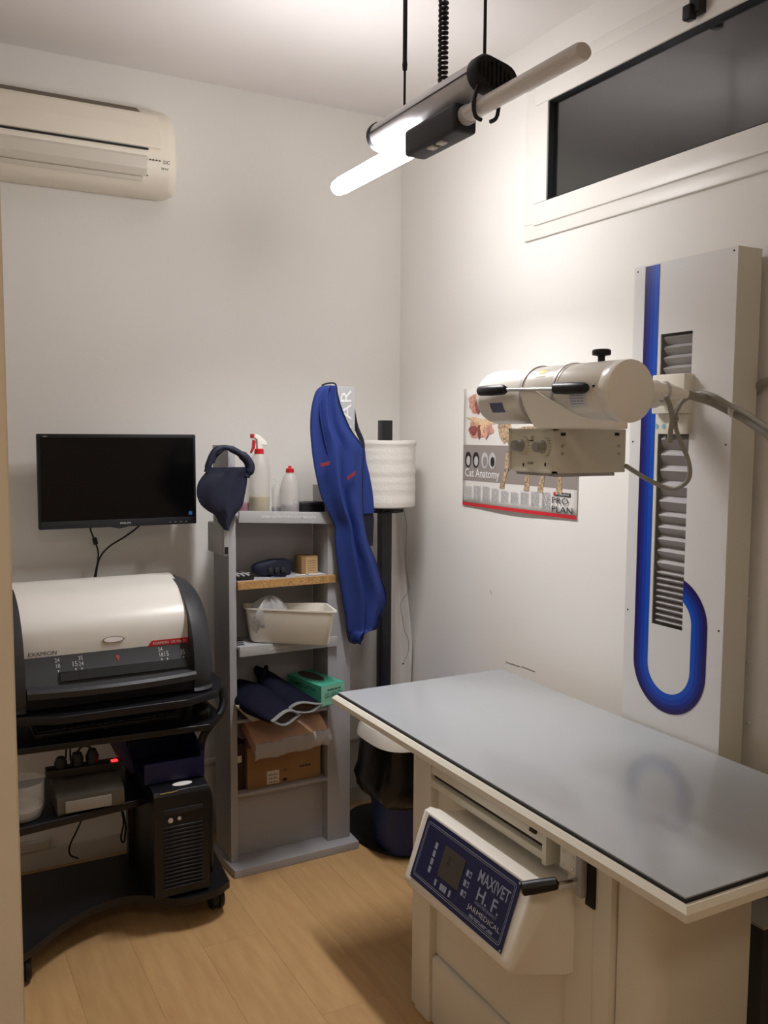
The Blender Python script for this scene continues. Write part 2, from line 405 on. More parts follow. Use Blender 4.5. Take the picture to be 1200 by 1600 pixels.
obj('switch', b, M_label, sk); obj('switch', MB().cbox((tx-.012, 2.015, tz-.036), (.022, .028, .006), bev=.002), M_label, sk)
def oval(y, w, h, x=tx, z=tz, n=20):
    return [Vector((x+w/2*math.cos(2*PI*k/n), y, z+h/2*math.sin(2*PI*k/n)*(1 if math.sin(2*PI*k/n) > 0 else .9))) for k in range(n)]
obj('lit_tube', MB().loft([oval(2.172, .056, .056), oval(2.62, .056, .056), oval(2.655, .050, .050), oval(2.668, .034, .034)]), M_lit, lp)
area('lamp_downward_fill', (tx, 2.42, tz-.034), (.045, .46), 8.2, (1.0, .985, 1.0), spread=125)  # extra downward light added under the lit tube to lift the lower room
ez = tz+.006
ex = obj('unlit_tube', MB().loft([oval(1.93, .030, .030, z=ez), oval(1.918, .046, .040, z=ez), oval(1.50, .046, .040, z=ez), oval(1.492, .040, .034, z=ez)]), M_tubeoff, lp)
obj('tube_slot', MB().box(tx-.0225, tx-.0195, 1.52, 1.90, ez-.008, ez-.003), M_acd, ex)
obj('collar', MB().lathe([(.021, 0), (.024, .002), (.024, .018), (.020, .02)], (tx, 1.908, ez), 'y', 20), M_alu, lp)
b = MB().tube([(tx-.005, 1.853, cz), (tx-.022, 1.852, tz+.03), (tx-.027, 1.852, tz+.004), (tx-.020, 1.852, tz-.020), (tx-.004, 1.852, tz-.026)], .005, 8, 5)
obj('hook', b, M_black, lp)
obj('hook', MB().tube([(tx+.05, 1.853, cz-.02), (tx+.042, 1.852, tz-.008), (tx+.022, 1.852, tz-.026)], .005, 8, 4), M_black, lp)
r1p = P(632, 165, 'x', 1.27); r2p = P(757, 98, 'x', 1.27)
obj('suspension_rod', MB().tube([(1.27, r1p.y, cz+.03), (1.27, r1p.y, 2.60)], .0035, 8), M_gasket, lp)
obj('suspension_rod', MB().tube([(1.27, r1p.y, 2.595), (1.27, r1p.y, 2.61), (1.27, r1p.y, 2.62), (1.27, r1p.y, ZC)], [.006, .0075, .0062, .0062], 10), M_gasket, lp)
obj('suspension_rod', MB().tube([(1.27, r2p.y, cz+.03), (1.27, r2p.y, ZC)], .004, 8), M_gasket, lp)
obj('rod_joint', MB().lathe([(.004, 0), (.009, .005), (.009, .03), (.004, .035)], (1.27, r2p.y, 2.635), 'z', 14), M_gasket, lp)
cpn = P(692, 130, 'x', 1.27); pts = []
for k in range(24*34):
    a = 2*PI*k/24; z = cz+.035+(ZC-cz-.035)*k/(24*34-1); pts.append((1.27+.0095*math.cos(a), cpn.y+.0095*math.sin(a), z))
obj('coiled_cable', MB().tube(pts, .0045, 6), M_gasket, lp)

# ------------------------------------------------------------------ monitor
mn = thing('wall_monitor', 'flat black computer monitor mounted on the back wall above the scanner', 'monitor', (.69, 3.3, 1.26))
my = 3.25
mT = P(57, 678, 'y', my); mR = P(307, 679, 'y', my); mb_ = P(306, 816, 'y', my)
x0, x1, z0, z1 = mT.x, mR.x-.003, 1.262, 1.590
T = Matrix.Translation((x0, my, 0)) @ Matrix.Rotation(0, 4, 'Z') @ Matrix.Translation((-x0, -my, 0))
obj('casing', MB().box(x0, x1, my, my+.026, z0, z1, .005, T=T), M_black, mn)
obj('bezel', MB().box(x0+.006, x1-.006, my-.002, my+.002, z0+.002, z0+.027, .0015), M_dark, mn)
obj('screen', MB().box(x0+.010, x1-.010, my-.0016, my+.002, z0+.028, z1-.012), M_screen, mn)
obj('badge_lip', MB().loft([[Vector((x0+.27+.03*s, my-.002, z0+.004)), Vector((x0+.27+.03*s, my+.02, z0+.004)), Vector((x0+.27+.03*s, my+.02, z0-.006*(1-abs(s)))), Vector((x0+.27+.03*s, my-.002, z0-.006*(1-abs(s))))] for s in (-1, -.6, 0, .6, 1)]), M_dark, mn)
text('lettering', 'PHILIPS', M_whitep, mn, (x0+.272, my-.0025, z0+.010), (.036, 0, 0), (0, 0, .0065))
decal('sticker', [(x1-.030, my-.002, z0+.034), (x1-.017, my-.002, z0+.034), (x1-.017, my-.002, z0+.047), (x1-.030, my-.002, z0+.047)], (0, -1, 0), M_sticker, mn)
bars('small_print', M_lgrey, mn, (x0+.02, my-.0022, z1-.0100), (.012, 0, 0), (0, 0, .004))
b = MB()
for k in range(4): b.cbox((x1-.10+.02*k, my-.0022, z0+.010), (.006, .001, .0015))
obj('button_marks', b, M_lgrey, mn)
obj('wall_bracket', MB().box((x0+x1)/2-.05, (x0+x1)/2+.05, my+.024, my+.04, 1.37, 1.47, .003).box((x0+x1)/2-.02, (x0+x1)/2+.02, my+.035, YW, 1.40, 1.44), M_black, mn)
mc = thing('monitor_cable', 'pair of black cables joining below the wall monitor', 'cable', (.63, 3.33, 1.05))
def wp(l, y): return [P(a, b, 'y', y) for a, b in l]
c1 = wp([(138, 808), (141, 826), (148, 845), (153, 860), (153, 875), (149, 895), (145, 915), (144, 935)], 3.33)
c2 = wp([(230, 806), (216, 823), (196, 838), (172, 853), (158, 868), (152, 885), (149, 910), (148, 935)], 3.33)
obj('cable', MB().tube(c1, .0032, 8, 5), M_black, mc); obj('cable', MB().tube(c2, .0032, 8, 5), M_black, mc)
obj('ferrite_bead', MB().tube([c1[2]+Vector((-.002, 0, .012)), c1[2]+Vector((-.001, 0, .009)), c1[2]+Vector((.004, 0, -.012)), c1[2]+Vector((.005, 0, -.015))], [.004, .0085, .0085, .004], 10), M_black, mc)

# ------------------------------------------------------------------ cart
ct = thing('equipment_cart', 'black rolling computer cart with shelves under the scanner', 'cart', (.6, 2.9, 0))
def shelf(name, x0, x1, yf, yb, z, t=.022):
    return obj(name, MB().box(x0, x1, yf, yb, z-t, z, .003), M_cart, ct)
poly = [(.24, 3.24), (.955, 3.24), (.955, 2.93), (.90, 2.80), (.78, 2.745), (.40, 2.745), (.27, 2.80), (.24, 2.88)]
obj('top_shelf', MB().prism(poly, .733, .757, 'z', .003), M_cart, ct)
obj('keyboard_shelf', MB().prism([(.25, 3.16), (.93, 3.16), (.93, 2.86), (.86, 2.765), (.29, 2.80), (.25, 2.84)], .640, .660, 'z', .003), M_cart, ct)
obj('middle_shelf', MB().prism([(.24, 3.16), (.72, 3.16), (.72, 2.86), (.64, 2.82), (.24, 2.76)], .406, .430, 'z', .003), M_cart, ct)
fr = [(.22, 2.60), (.30, 2.665), (.40, 2.758), (.50, 2.815), (.60, 2.83), (.68, 2.79), (.75, 2.735), (.86, 2.735), (.925, 2.775)]
fr = [(p.x, p.y) for p in spline([Vector((a, b_, 0)) for a, b_ in fr], 5)]
obj('bottom_shelf', MB().prism([(.22, 3.13), (.955, 3.13)]+fr[::-1], .090, .114, 'z'), M_cart, ct)
obj('post', MB().box(.652, .688, 3.03, 3.06, .114, .733), M_cartm, ct)
obj('post', MB().box(.865, .885, 3.07, 3.09, .114, .733), M_cartm, ct)
obj('post', MB().box(.215, .245, 3.06, 3.09, .114, .733), M_cartm, ct)
sidep = [(.945, 2.93, .735), (.952, 2.90, .70), (.955, 2.875, .66), (.945, 2.86, .625), (.92, 2.85, .58), (.905, 2.85, .54), (.903, 2.85, .45), (.905, 2.86, .30), (.91, 2.86, .114)]
sidep = [P(346, 1075, 'y', 2.9), P(349, 1095, 'y', 2.89), P(343, 1115, 'y', 2.87), P(327, 1135, 'y', 2.85), P(316, 1155, 'y', 2.85), P(313, 1180, 'y', 2.85), P(313, 1215, 'y', 2.85), Vector((.885, 2.86, .36)), Vector((.885, 2.87, .115))]
obj('side_tube', MB().tube(sidep, .0135, 12, 5), M_cartm, ct)
obj('side_tube', MB().tube([Vector((1.07-p.x, p.y, p.z)) for p in sidep], .0135, 12, 5), M_cartm, ct)
for (cxx, cyy) in ((.895, 2.835), (.90, 3.06), (.27, 2.70), (.27, 3.06)):
    w = obj('caster', MB().lathe([(.006, -.022), (.036, -.022), (.040, -.017), (.040, -.006), (.034, -.004), (.034, .004), (.040, .006), (.040, .017), (.036, .022), (.006, .022)], (cxx, cyy, .040), 'x', 24), M_black, ct)
    obj('caster_fork', MB().box(cxx-.012, cxx+.012, cyy-.01, cyy+.022, .07, .092, .003).box(cxx-.026, cxx+.026, cyy-.012, cyy+.025, .060, .074, .004), M_dark, w)

# ------------------------------------------------------------------ plate scanner
sc = thing('plate_scanner', 'white-lidded anthracite plate scanner on top of the black cart', 'scanner', (.57, 2.95, .757))
lid = [P(297, 1005, 'x', .83), P(297, 985, 'x', .83), P(296, 965, 'x', .83), P(293, 948, 'x', .83), P(288, 932, 'x', .83), P(281, 915, 'x', .83), P(272, 903, 'x', .83)]
lid = [(p.y, p.z) for p in lid]+[(3.13, 1.105), (3.22, 1.09)]
sl = [(p.x, p.y) for p in spline([Vector((a, b_, 0)) for a, b_ in lid], 4)]
def shiftprof(pf, d): return [(a+d, b_-d*.8) for a, b_ in pf]
lidx0, lidx1 = .305, .815
def lidw(t): return .022*t
n = len(sl)
rings = []
for s_ in (0, 1):
    rings.append([Vector(((lidx0-.03*min(1, i/(n-1)*1.0) if s_ == 0 else lidx1+.010+.008*min(1, i/(n-1))), a, b_)) for i, (a, b_) in enumerate(sl)])
inner = [[p+Vector((0, .012, -.010)) for p in r][::-1] for r in rings]
obj('lid', MB().loft([rings[0]+inner[0], rings[1]+inner[1]]), M_scw, sc)
ck = [P(300, 1086, 'x', .885), P(318, 1072, 'x', .885), P(328, 1055, 'x', .885), P(332, 1035, 'x', .885), P(331, 1005, 'x', .885), P(326, 970, 'x', .885), P(313, 938, 'x', .885), P(296, 915, 'x', .885)]
ck = [(p.y, p.z) for p in ck]
ck = [(ck[0][0]-.18, .760), (2.80, .760)]+[]
pc = [(3.25, .760), (2.83, .760), (2.805, .775), (2.792, .82), (2.795, .88), (2.81, .94), (2.845, 1.0), (2.91, 1.055), (3.0, 1.09), (3.1, 1.102), (3.2, 1.085), (3.25, 1.03)]
pcs = [(p.x, p.y) for p in spline([Vector((a, b_, 0)) for a, b_ in pc], 4)]
def sring(x, s): 
    return [Vector((x, 3.08+(a-3.08)*s, .76+(b_-.76)*(1-(1-s)*.75))) for a, b_ in pcs]
obj('side_cheek', MB().loft([sring(.822, .985), sring(.850, .975), sring(.872, .94), sring(.888, .88), sring(.895, .82)]), M_scg, sc)
obj('side_cheek', MB().loft([sring(.312, .985), sring(.270, .975), sring(.245, .94), sring(.230, .88), sring(.222, .82)]), M_scg, sc)
core = [(3.24, .762), (2.80, .762), (2.785, .80), (2.80, .865), (2.85, .87), (2.868, .905), (2.90, .90), (2.99, 1.05), (3.2, 1.06)]
core = [(3.24, .762), (2.83, .762), (2.81, .80), (2.845, .862), (2.872, .905), (2.90, 1.0), (3.05, 1.08), (3.2, 1.07)]
obj('shell', MB().prism(core, .30, .835, 'x'), M_scg, sc)
obj('tray_lip', MB().loft([[Vector((x_, y_-.030*(1-((x_-.57)/.26)**2)-d, z_)) for (y_, z_, d) in ((2.83, .835, 0), (2.795, .832, 0), (2.787, .824, 0), (2.790, .806, 0), (2.83, .800, 0))] for x_ in [.315+.51*k/16 for k in range(17)]]), M_scg, sc)
obj('slot', MB().prism([(2.823, .842), (2.834, .8655), (2.86, .8655), (2.86, .842)], .415, .822, 'x'), M_gasket, sc)
def scan_pt(x, t): # t 0..1 up the sloped fascia
    return Vector((x, 2.8445+.028*t-.0012, .862+.043*t))
fu = Vector((0, .028, .043))
for xx, s_ in ((.405, '24\n18'), (.456, '15'), (.474, '35\n24'), (.722, '24\n18'), (.740, '15'), (.793, '35')):
    text('lettering', s_, M_lgrey, sc, scan_pt(xx, .35), (.014, 0, 0), fu*(.62 if '\n' in s_ else .32))
    decal('pointer_mark', [scan_pt(xx+.005, .22), scan_pt(xx+.010, .22), scan_pt(xx+.0075, .05)], (0, -.84, .54), M_lgrey, sc)
decal('red_mark', [scan_pt(.586, .75), scan_pt(.600, .75), scan_pt(.593, .35)], (0, -.84, .54), mat('dim_red_print', (150, 30, 30), .5), sc)
y0_, z0_ = sl[0]; y1_, z1_ = sl[3]
lu = Vector((0, y1_-y0_, z1_-z0_)).normalized(); ln_ = Vector((0, -lu.z, lu.y))
def lidp(x, h): return Vector((x, y0_, z0_))+lu*h+ln_*.0012
lb = decal('red_label', [lidp(.690, .004), lidp(.824, .004), lidp(.824, .022), lidp(.703, .022)], ln_, M_redp, sc)
text('lettering', 'EXAMION  CR Vita 25', M_whitep, lb, lidp(.708, .008)+ln_*.0006, (.108, 0, 0), lu*.009)
text('lettering', 'EXAMION', M_blackp, sc, lidp(.330, .010), (.082, 0, 0), lu*.013)
bp_ = P(176, 1001, 'x', .587); bc = lidp(.583, .040)
bg = decal('badge', ell(bc, .034, .0105, (1, 0, 0), lu), ln_, M_chrome, sc, .003)
decal('badge_glare', ell(bc+ln_*.003, .030, .008, (1, 0, 0), lu), ln_, mat('badge_glare_white', (255, 255, 255), .15), bg, .001)  # pure white stands in for the glare on the chrome badge

# items on the cart shelves
o = obj('computer_mouse', MB().loft([[Vector((.872+.031*s*math.cos(a), 2.895+.05*s*math.sin(a), z)) for a in [2*PI*k/20 for k in range(20)]] for z, s in ((.6605, .96), (.672, 1), (.682, .9), (.689, .65), (.691, .3))]), M_black)
tag(o, 'small black computer mouse at the right end of the keyboard shelf', 'mouse')
kb = thing('keyboard', 'long black keyboard lying on the cart shelf left of the mouse', 'keyboard', (.55, 2.93, .66))
obj('keyboard_body', MB().box(.34, .79, 2.86, 3.0, .6605, .676, .004), M_black, kb)
b = MB()
for r in range(5):
    for c in range(20): b.box(.350+.0218*c, .350+.0218*c+.019, 2.868+.025*r, 2.868+.025*r+.021, .676, .682)
o = obj('keys', b, M_dark, kb); o['kind'] = 'stuff'

pc_ = thing('computer_tower', 'black desktop computer tower standing on the cart bottom shelf', 'computer', (.76, 2.9, .114))
obj('case', MB().box(.672, .846, 2.765, 3.12, .115, .470, .004), M_black, pc_)
obj('front_panel', MB().prism([(2.765, .118), (2.745, .125), (2.742, .455), (2.75, .468), (2.80, .476), (2.82, .472), (2.80, .46), (2.77, .46)], .670, .848, 'x', .002), M_cart, pc_)
for k in range(17):
    zz = .150+.0125*k
    obj('vent_slat', MB().box(.700, .826, 2.7385, 2.744, zz, zz+.006, .0015, 1), M_dark, pc_)
obj('drive_bay', MB().box(.698, .828, 2.738, 2.744, .395, .412, .003), M_dark, pc_)
obj('power_button', MB().lathe([(.001, -.004), (.008, -.003), (.008, 0)], (.722, 2.743, .375), 'y', 16), M_alu, pc_)
obj('power_button', MB().lathe([(.001, -.004), (.006, -.003), (.006, 0)], (.750, 2.743, .377), 'y', 16), M_alu, pc_)
decal('silver_badge', ell((.770, 2.775, .4745), .032, .012, (1, 0, 0), (0, .98, .17)), (0, -.17, .98), M_panelw, pc_, .002)
obj('chrome_edge', MB().box(.690, .746, 2.7435, 2.7505, .4640, .4685, .001), M_chrome, pc_)

bt = thing('blue_plastic_tray', 'dark blue plastic cassette tray leaning on top of the computer tower', 'tray', (.72, 2.93, .48))
obj('tray_floor', MB().box(.655, .850, 2.80, 3.02, .482, .494, .003), M_btray, bt)
obj('tray_front', MB().box(.655, .850, 2.795, 2.807, .482, .548, .003), M_btray, bt)
obj('tray_side', MB().prism([(2.80, .484), (3.02, .484), (3.02, .60), (2.97, .612), (2.80, .562)], .838, .850, 'x', .002), M_btray, bt)
obj('tray_back', MB().prism([(.655, .484), (.850, .484), (.850, .602), (.80, .610), (.78, .598), (.72, .594), (.71, .56), (.655, .555)], 3.008, 3.02, 'y', .002), M_btray, bt)
obj('tray_arm', MB().prism([(.655, .490), (.640, .545), (.622, .600), (.606, .618), (.582, .616), (.574, .598), (.600, .54), (.640, .482)], 2.90, 2.96, 'y', .004), M_btray, bt)

ps = thing('wrapped_silver_box', 'pale foil-wrapped box lying on the middle cart shelf', 'box', (.5, 2.85, .43))
obj('wrapping', MB().loft([[Vector((x_, a, b_+.003*math.sin(x_*190+a*60))) for a, b_ in ((2.80, .434), (2.795, .450), (2.80, .484), (2.83, .498), (2.93, .512), (2.95, .50), (2.95, .434), (2.87, .433))] for x_ in (.392, .402, .42, .45, .48, .51, .54, .57, .585, .592)]), mat('dull_foil_wrap', (96, 92, 84), .45, metal=.2, bump=.8, bscale=30), ps)
obj('white_side', MB().box(.415, .552, 2.790, 2.797, .440, .475, .002), mat('grey_white_card', (150, 146, 140), .6, bump=.6, bscale=30), ps)
st = thing('power_strip', 'black multi-socket power strip with a glowing red switch', 'power strip', (.5, 2.93, .513))
T = Matrix.Translation((.50, 2.905, .531)) @ Matrix.Rotation(.03, 4, 'Y')
obj('strip_body', MB().box(-.125, .105, -.024, .024, -.014, .014, .005, T=T), M_black, st)
obj('plug', MB().lathe([(.018, 0), (.020, .02), (.012, .036)], (.420, 2.905, .543), 'z', 14), M_black, st)
obj('plug', MB().lathe([(.018, 0), (.020, .028), (.014, .044)], (.470, 2.905, .541), 'z', 14), M_black, st)
obj('plug', MB().lathe([(.018, 0), (.021, .028), (.012, .05)], (.516, 2.905, .540), 'z', 14), M_black, st)
obj('switch', MB().cbox((.583, 2.895, .540), (.020, .016, .012), bev=.002), M_led, st)
obj('strip_cord', MB().tube([(.47, 2.905, .585), (.485, 2.905, .602), (.505, 2.905, .60), (.516, 2.905, .587)], .004, 8, 5), M_black, st)

tb = thing('clear_plastic_tub', 'round clear plastic tub at the left end of the middle cart shelf', 'tub', (.30, 2.83, .43))
obj('tub_wall', MB().lathe([(.046, .001), (.055, .004), (.066, .03), (.068, .112), (.070, .114), (.066, .114), (.063, .03), (.050, .008), (.03, .007)], (.296, 2.85, .430), 'z', 36), M_clear, tb)
obj('tub_contents', MB().lathe([(.048, .010), (.061, .034), (.05, .042), (.02, .036)], (.296, 2.85, .430), 'z', 24), mat('white_contents', (190, 188, 184), .7, bump=.6, bscale=60), tb)
cc = thing('cart_cables', 'thin black cables hanging behind the cart shelves', 'cable', (.5, 3.25, .1))
def cab(l, y, r=.0032): return MB().tube(wp(l, y), r, 8, 5)
obj('cable', cab([(104, 1150), (103, 1180), (100, 1198), (85, 1214), (74, 1222), (77, 1230), (90, 1232)], 3.19), M_black, cc)
obj('cable', cab([(110, 1150), (110, 1185), (115, 1205), (119, 1222)], 3.19), M_black, cc)
obj('cable', cab([(128, 1280), (118, 1302), (109, 1322), (110, 1336), (122, 1341)], 3.19), M_black, cc)
obj('cable', cab([(190, 1265), (193, 1285), (189, 1310), (194, 1315), (196, 1290), (192, 1268)], 3.19), M_black, cc)

tk = thing('trunking_box', 'low white cable trunking cover on the back wall behind the cart', 'trunking', (.3, 3.38, .06))
obj('cover', MB().box(-.1, .442, 3.372, 3.398, .078, .112, .003), M_base, tk)
pi = obj('heating_pipe', MB().tube([(.6, 3.37, .305), (1.86, 3.37, .298)], .017, 16), M_base)
tag(pi, 'white horizontal heating pipe low on the back wall behind the shelf stand', 'pipe')

# ------------------------------------------------------------------ grey display stand
ds = thing('shelf_stand', 'tall grey cardboard display stand with shelves between cart and bin', 'shelf', (1.25, 3.1, 0))
yf = 3.05
base = [(1.016, 2.988), (1.519, 2.997), (1.53, 3.22), (1.00, 3.24)]
obj('base', MB().prism(base, 0.0, .030, 'z', .002), M_grey, ds)
obj('side_panel', MB().box(1.024, 1.051, yf, 3.225, .030, 1.552, .002), M_grey, ds)
obj('side_panel', MB().box(1.410, 1.506, yf, 3.19, .030, 1.40, .002), M_grey, ds)
hd = obj('header_panel', MB().box(1.444, 1.519, 3.045, 3.085, 1.40, 1.773, .002), M_greyd, ds)
text('lettering', 'STAR', M_whitep, hd, (1.503, 3.0445, 1.560), (0, 0, .200), (-.044, 0, 0))
obj('back_panel', MB().box(1.051, 1.410, 3.190, 3.202, .030, 1.30), M_grey, ds)
obj('kick_panel', MB().box(1.051, 1.410, 3.10, 3.112, .030, .272), M_grey, ds)
obj('shelf', MB().box(1.051, 1.410, 3.05, 3.19, .272, .284, .002), M_grey, ds)
obj('shelf', MB().box(1.051, 1.410, 3.05, 3.19, .548, .560, .002), M_grey, ds)
s2 = obj('shelf', MB().box(1.051, 1.410, 3.04, 3.19, .822, .833, .002), M_grey, ds)
l2 = obj('shelf_lip', MB().box(1.055, 1.442, 3.030, 3.040, .797, .834, .0015), M_greyd, ds)
text('lettering', 'LINEA EFFETTO LISCIO', M_whitep, l2, (1.168, 3.0297, .812), (.150, 0, 0), (0, 0, .0085), offset=.01)
obj('slot_row', MB().box(1.056, 1.085, 3.06, 3.075, .833, .8345).box(1.056, 1.092, 3.09, 3.105, .833, .8345).box(1.056, 1.10, 3.12, 3.14, .833, .8345), M_gasket, s2)
obj('wooden_shelf', MB().box(1.053, 1.440, 3.035, 3.049, 1.040, 1.068).box(1.053, 1.4085, 3.049, 3.189, 1.040, 1.068), M_chip, ds, label='chipboard shelf with bare golden edge')
obj('board_facing', MB().box(1.055, 1.408, 3.049, 3.188, 1.068, 1.070), M_grey, ds)
s3 = obj('shelf', MB().box(1.051, 1.410, 3.04, 3.19, 1.293, 1.304, .002), M_grey, ds)
T = Matrix.Translation((1.25, 3.035, 1.292)) @ Matrix.Rotation(.052, 4, 'Y')
l3 = obj('shelf_lip', MB().box(-.194, .194, -.005, .005, -.021, .021, .0015, T=T), M_greyd, ds)
text('lettering', 'LINEA NUTRIMENTO E LUMINOSITA', M_whitep, l3, T @ Vector((-.110, -.0052, -.002)), T.to_3x3() @ Vector((.214, 0, 0)), (0, 0, .0085), offset=.01)
obj('tape', MB().cbox((1.402, 3.0285, 1.283), (.042, .001, .040), T=None), M_bag, l3)
bx = obj('side_box', MB().box(1.000, 1.024, 3.052, 3.215, 1.165, 1.272, .002), M_greyd, ds)
obj('side_box_front', MB().box(1.004, 1.022, 3.040, 3.052, 1.165, 1.272, .002), M_greyd, ds)
obj('hook_slot', MB().box(1.006, 1.019, 3.0385, 3.0402, 1.170, 1.196), M_gasket, bx)

# navy thyroid collar on the left post
yc = 3.005
def rows_loft(rows, y, depth, n=28, fold=None, seg=3):
    """rows: (py, xl, xr) in the photo at the real distance y -> a closed soft cloth shape"""
    R = [(P((l+r)/2, py, 'y', y).z, P(l, py, 'y', y).x, P(r, py, 'y', y).x) for py, l, r in rows]
    V = spline([Vector(t) for t in R], seg); rings = []
    for j, t in enumerate(V):
        z, a, c = t; f = j/(len(V)-1); ring = []
        for k in range(n):
            th = 2*PI*k/n; X = math.cos(th); Y = math.sin(th)
            xx = (a+c)/2+(c-a)/2*X; d = depth(f) if callable(depth) else depth
            yy = y + d*Y*(abs(Y)**-.35 if abs(Y) > 1e-3 else 0)
            if fold and Y < 0.001: yy += fold(f, X)*(-Y if -Y > 0 else 0)**.5
            ring.append(Vector((xx, yy, z)))
        rings.append(ring)
    return MB().loft(rings)
tcg = thing('thyroid_collar', 'dark navy protective collar hung over the stand\'s left post', 'collar', (1.03, 3.0, 1.26))
rows = [(730, 326, 388), (738, 321, 390), (745, 315, 387), (755, 309, 386), (768, 307, 384), (778, 309, 382), (788, 314, 380), (797, 324, 375), (803, 334, 369), (808, 338, 366), (818, 343, 361), (828, 351, 357)]
bib = obj('bib', rows_loft(rows, 2.995, .012, fold=lambda f, X: -.012*math.cos(X*2.2)+.003*math.sin(9*X+7*f)), M_navy, tcg)
loop = [(322, 738), (327, 722), (335, 705), (350, 699), (368, 705), (384, 717), (390, 731), (384, 745)]
pts = [P(a, b_, 'y', 3.0) for a, b_ in loop]
b = MB().tube([p+Vector((0, -.004, 0)) for p in pts], [.010, .013, .012, .010, .013, .018, .019, .013], 14, 5, flat=.9)
obj('neck_band', b, M_navy, tcg)
back = [P(326, 728, 'y', 3.06), P(333, 705, 'y', 3.245), P(350, 697, 'y', 3.245), P(370, 700, 'y', 3.24), P(382, 718, 'y', 3.13)]
obj('collar_strap', MB().tube([P(333, 722, 'y', 3.0), P(338, 712, 'y', 3.02), P(352, 701, 'y', 3.03), P(366, 704, 'y', 3.02)], .006, 10, 5), M_trim, tcg)

# bottles on the top shelf (shelf top z = 1.304, behind the lip)
def bottle(name, label, px, pw_, ybot, fill, liquid, y=3.095, topz=None, nozzle='spray', group=None):
    c = P(px, 780, 'y', y); r = pw_; t = thing(name, label, 'bottle', (c.x, y, 1.304), group)
    return t, c.x
sb, sx_ = bottle('spray_bottle', 'tall spray bottle with red and white trigger head, half full of yellowish liquid', 406, .042, 0, 0, None)
z0 = 1.305; r = .038
prof = [(r*.9, 0), (r, .006), (r, .150), (r*.96, .172), (r*.80, .195), (r*.55, .212), (.014, .222)]
obj('bottle_body', MB().lathe([(a, b_) for a, b_ in prof], (sx_, 3.10, z0), 'z', 32), M_bott, sb)
obj('liquid', MB().lathe([(.033, .004), (.0355, .008), (.0355, .062), (.01, .063)], (sx_, 3.10, z0), 'z', 28), M_yell, sb)
obj('red_collar', MB().lathe([(.017, .214), (.0175, .218), (.016, .234), (.012, .236)], (sx_, 3.10, z0), 'z', 24), M_redc, sb)
hp = [P(408, 702, 'y', 3.10), P(404, 690, 'y', 3.10)]
b = MB().prism([(sx_-.008, z0+.234), (sx_+.009, z0+.234), (sx_+.008, z0+.250), (sx_+.030, z0+.247), (sx_+.024, z0+.262), (sx_-.002, z0+.284), (sx_-.018, z0+.288), (sx_-.022, z0+.276), (sx_-.010, z0+.268)], 3.090, 3.110, 'y', .003)
obj('trigger_head', b, M_pvc, sb)
obj('nozzle', MB().cbox((sx_-.026, 3.10, z0+.281), (.012, .016, .016), bev=.004), M_redc, sb)
obj('trigger', MB().prism([(sx_-.024, z0+.268), (sx_-.014, z0+.264), (sx_-.018, z0+.238), (sx_-.030, z0+.218), (sx_-.034, z0+.222), (sx_-.026, z0+.240)], 3.094, 3.106, 'y', .002), M_redc, sb)
pk = thing('pink_liquid_bottle', 'small bottle of pink liquid half hidden behind the navy collar', 'bottle', (1.125, 3.13, 1.304))
xk = P(388, 780, 'y', 3.14).x-.006
obj('bottle_body', MB().lathe([(.026, 0), (.029, .005), (.029, .10), (.020, .125), (.010, .135)], (xk, 3.145, z0), 'z', 24), M_bott, pk)
obj('liquid', MB().lathe([(.026, .004), (.027, .006), (.027, .036), (.01, .037)], (xk, 3.145, z0), 'z', 24), M_pink, pk)
obj('bottle_cap', MB().lathe([(.013, .134), (.013, .160), (.009, .164)], (xk, 3.145, z0), 'z', 20), M_redc, pk)
wb = thing('wash_bottle', 'milky round-shouldered wash bottle with red cap and thin spout', 'bottle', (1.27, 3.08, 1.304))
xw = P(453, 780, 'y', 3.09).x
obj('bottle_body', MB().lathe([(.030, 0), (.034, .005), (.035, .09), (.033, .105), (.026, .128), (.016, .143), (.010, .150)], (xw, 3.09, z0), 'z', 32), M_bott, wb)
obj('liquid', MB().lathe([(.030, .004), (.032, .007), (.032, .030), (.01, .031)], (xw, 3.09, z0), 'z', 28), M_pale, wb)
obj('bottle_cap', MB().lathe([(.015, .148), (.0155, .152), (.0145, .162), (.006, .165), (.005, .172), (.002, .173)], (xw, 3.09, z0), 'z', 24), M_redc, wb)
obj('spout', MB().tube([(xw, 3.09, z0+.170), (xw-.001, 3.09, z0+.200), (xw-.001, 3.09, z0+.226)], [.0022, .0014, .0008], 8), M_pvc, wb)
text('lettering', 'BC', M_whitep, wb, (xw+.006, 3.0555, z0+.036), (.012, .002, 0), (0, 0, .008))
xb_ = P(434, 780, 'y', 3.14).x
sm = thing('small_clear_bottle', 'small translucent bottle with thin bent spout between the two larger bottles', 'bottle', (xb_, 3.14, 1.304))
obj('bottle_body', MB().lathe([(.018, 0), (.019, .004), (.019, .085), (.008, .100)], (xb_, 3.15, z0), 'z', 20), M_bott, sm)
obj('spout', MB().tube([(xb_, 3.15, z0+.10), (xb_, 3.15, z0+.115), (xb_-.012, 3.15, z0+.124)], .002, 8, 3), M_pvc, sm)
obj('base_band', MB().lathe([(.0185, .002), (.0195, .004), (.0195, .016), (.0185, .018)], (xb_, 3.15, z0), 'z', 20), M_grey, sm)
x0, x1 = P(467, 790, 'y', 3.10).x, P(509, 790, 'y', 3.10).x
db = thing('black_case', 'low black hard case at the right end of the top shelf', 'case', ((x0+x1)/2, 3.1, 1.304))
obj('case_body', MB().box(x0, min(x1, 1.408), 3.075, 3.15, 1.305, 1.330, .003), M_black, db)
obj('case_lid', MB().box(x0+.001, min(x1, 1.408)-.001, 3.076, 3.149, 1.331, 1.341, .003), M_dark, db)

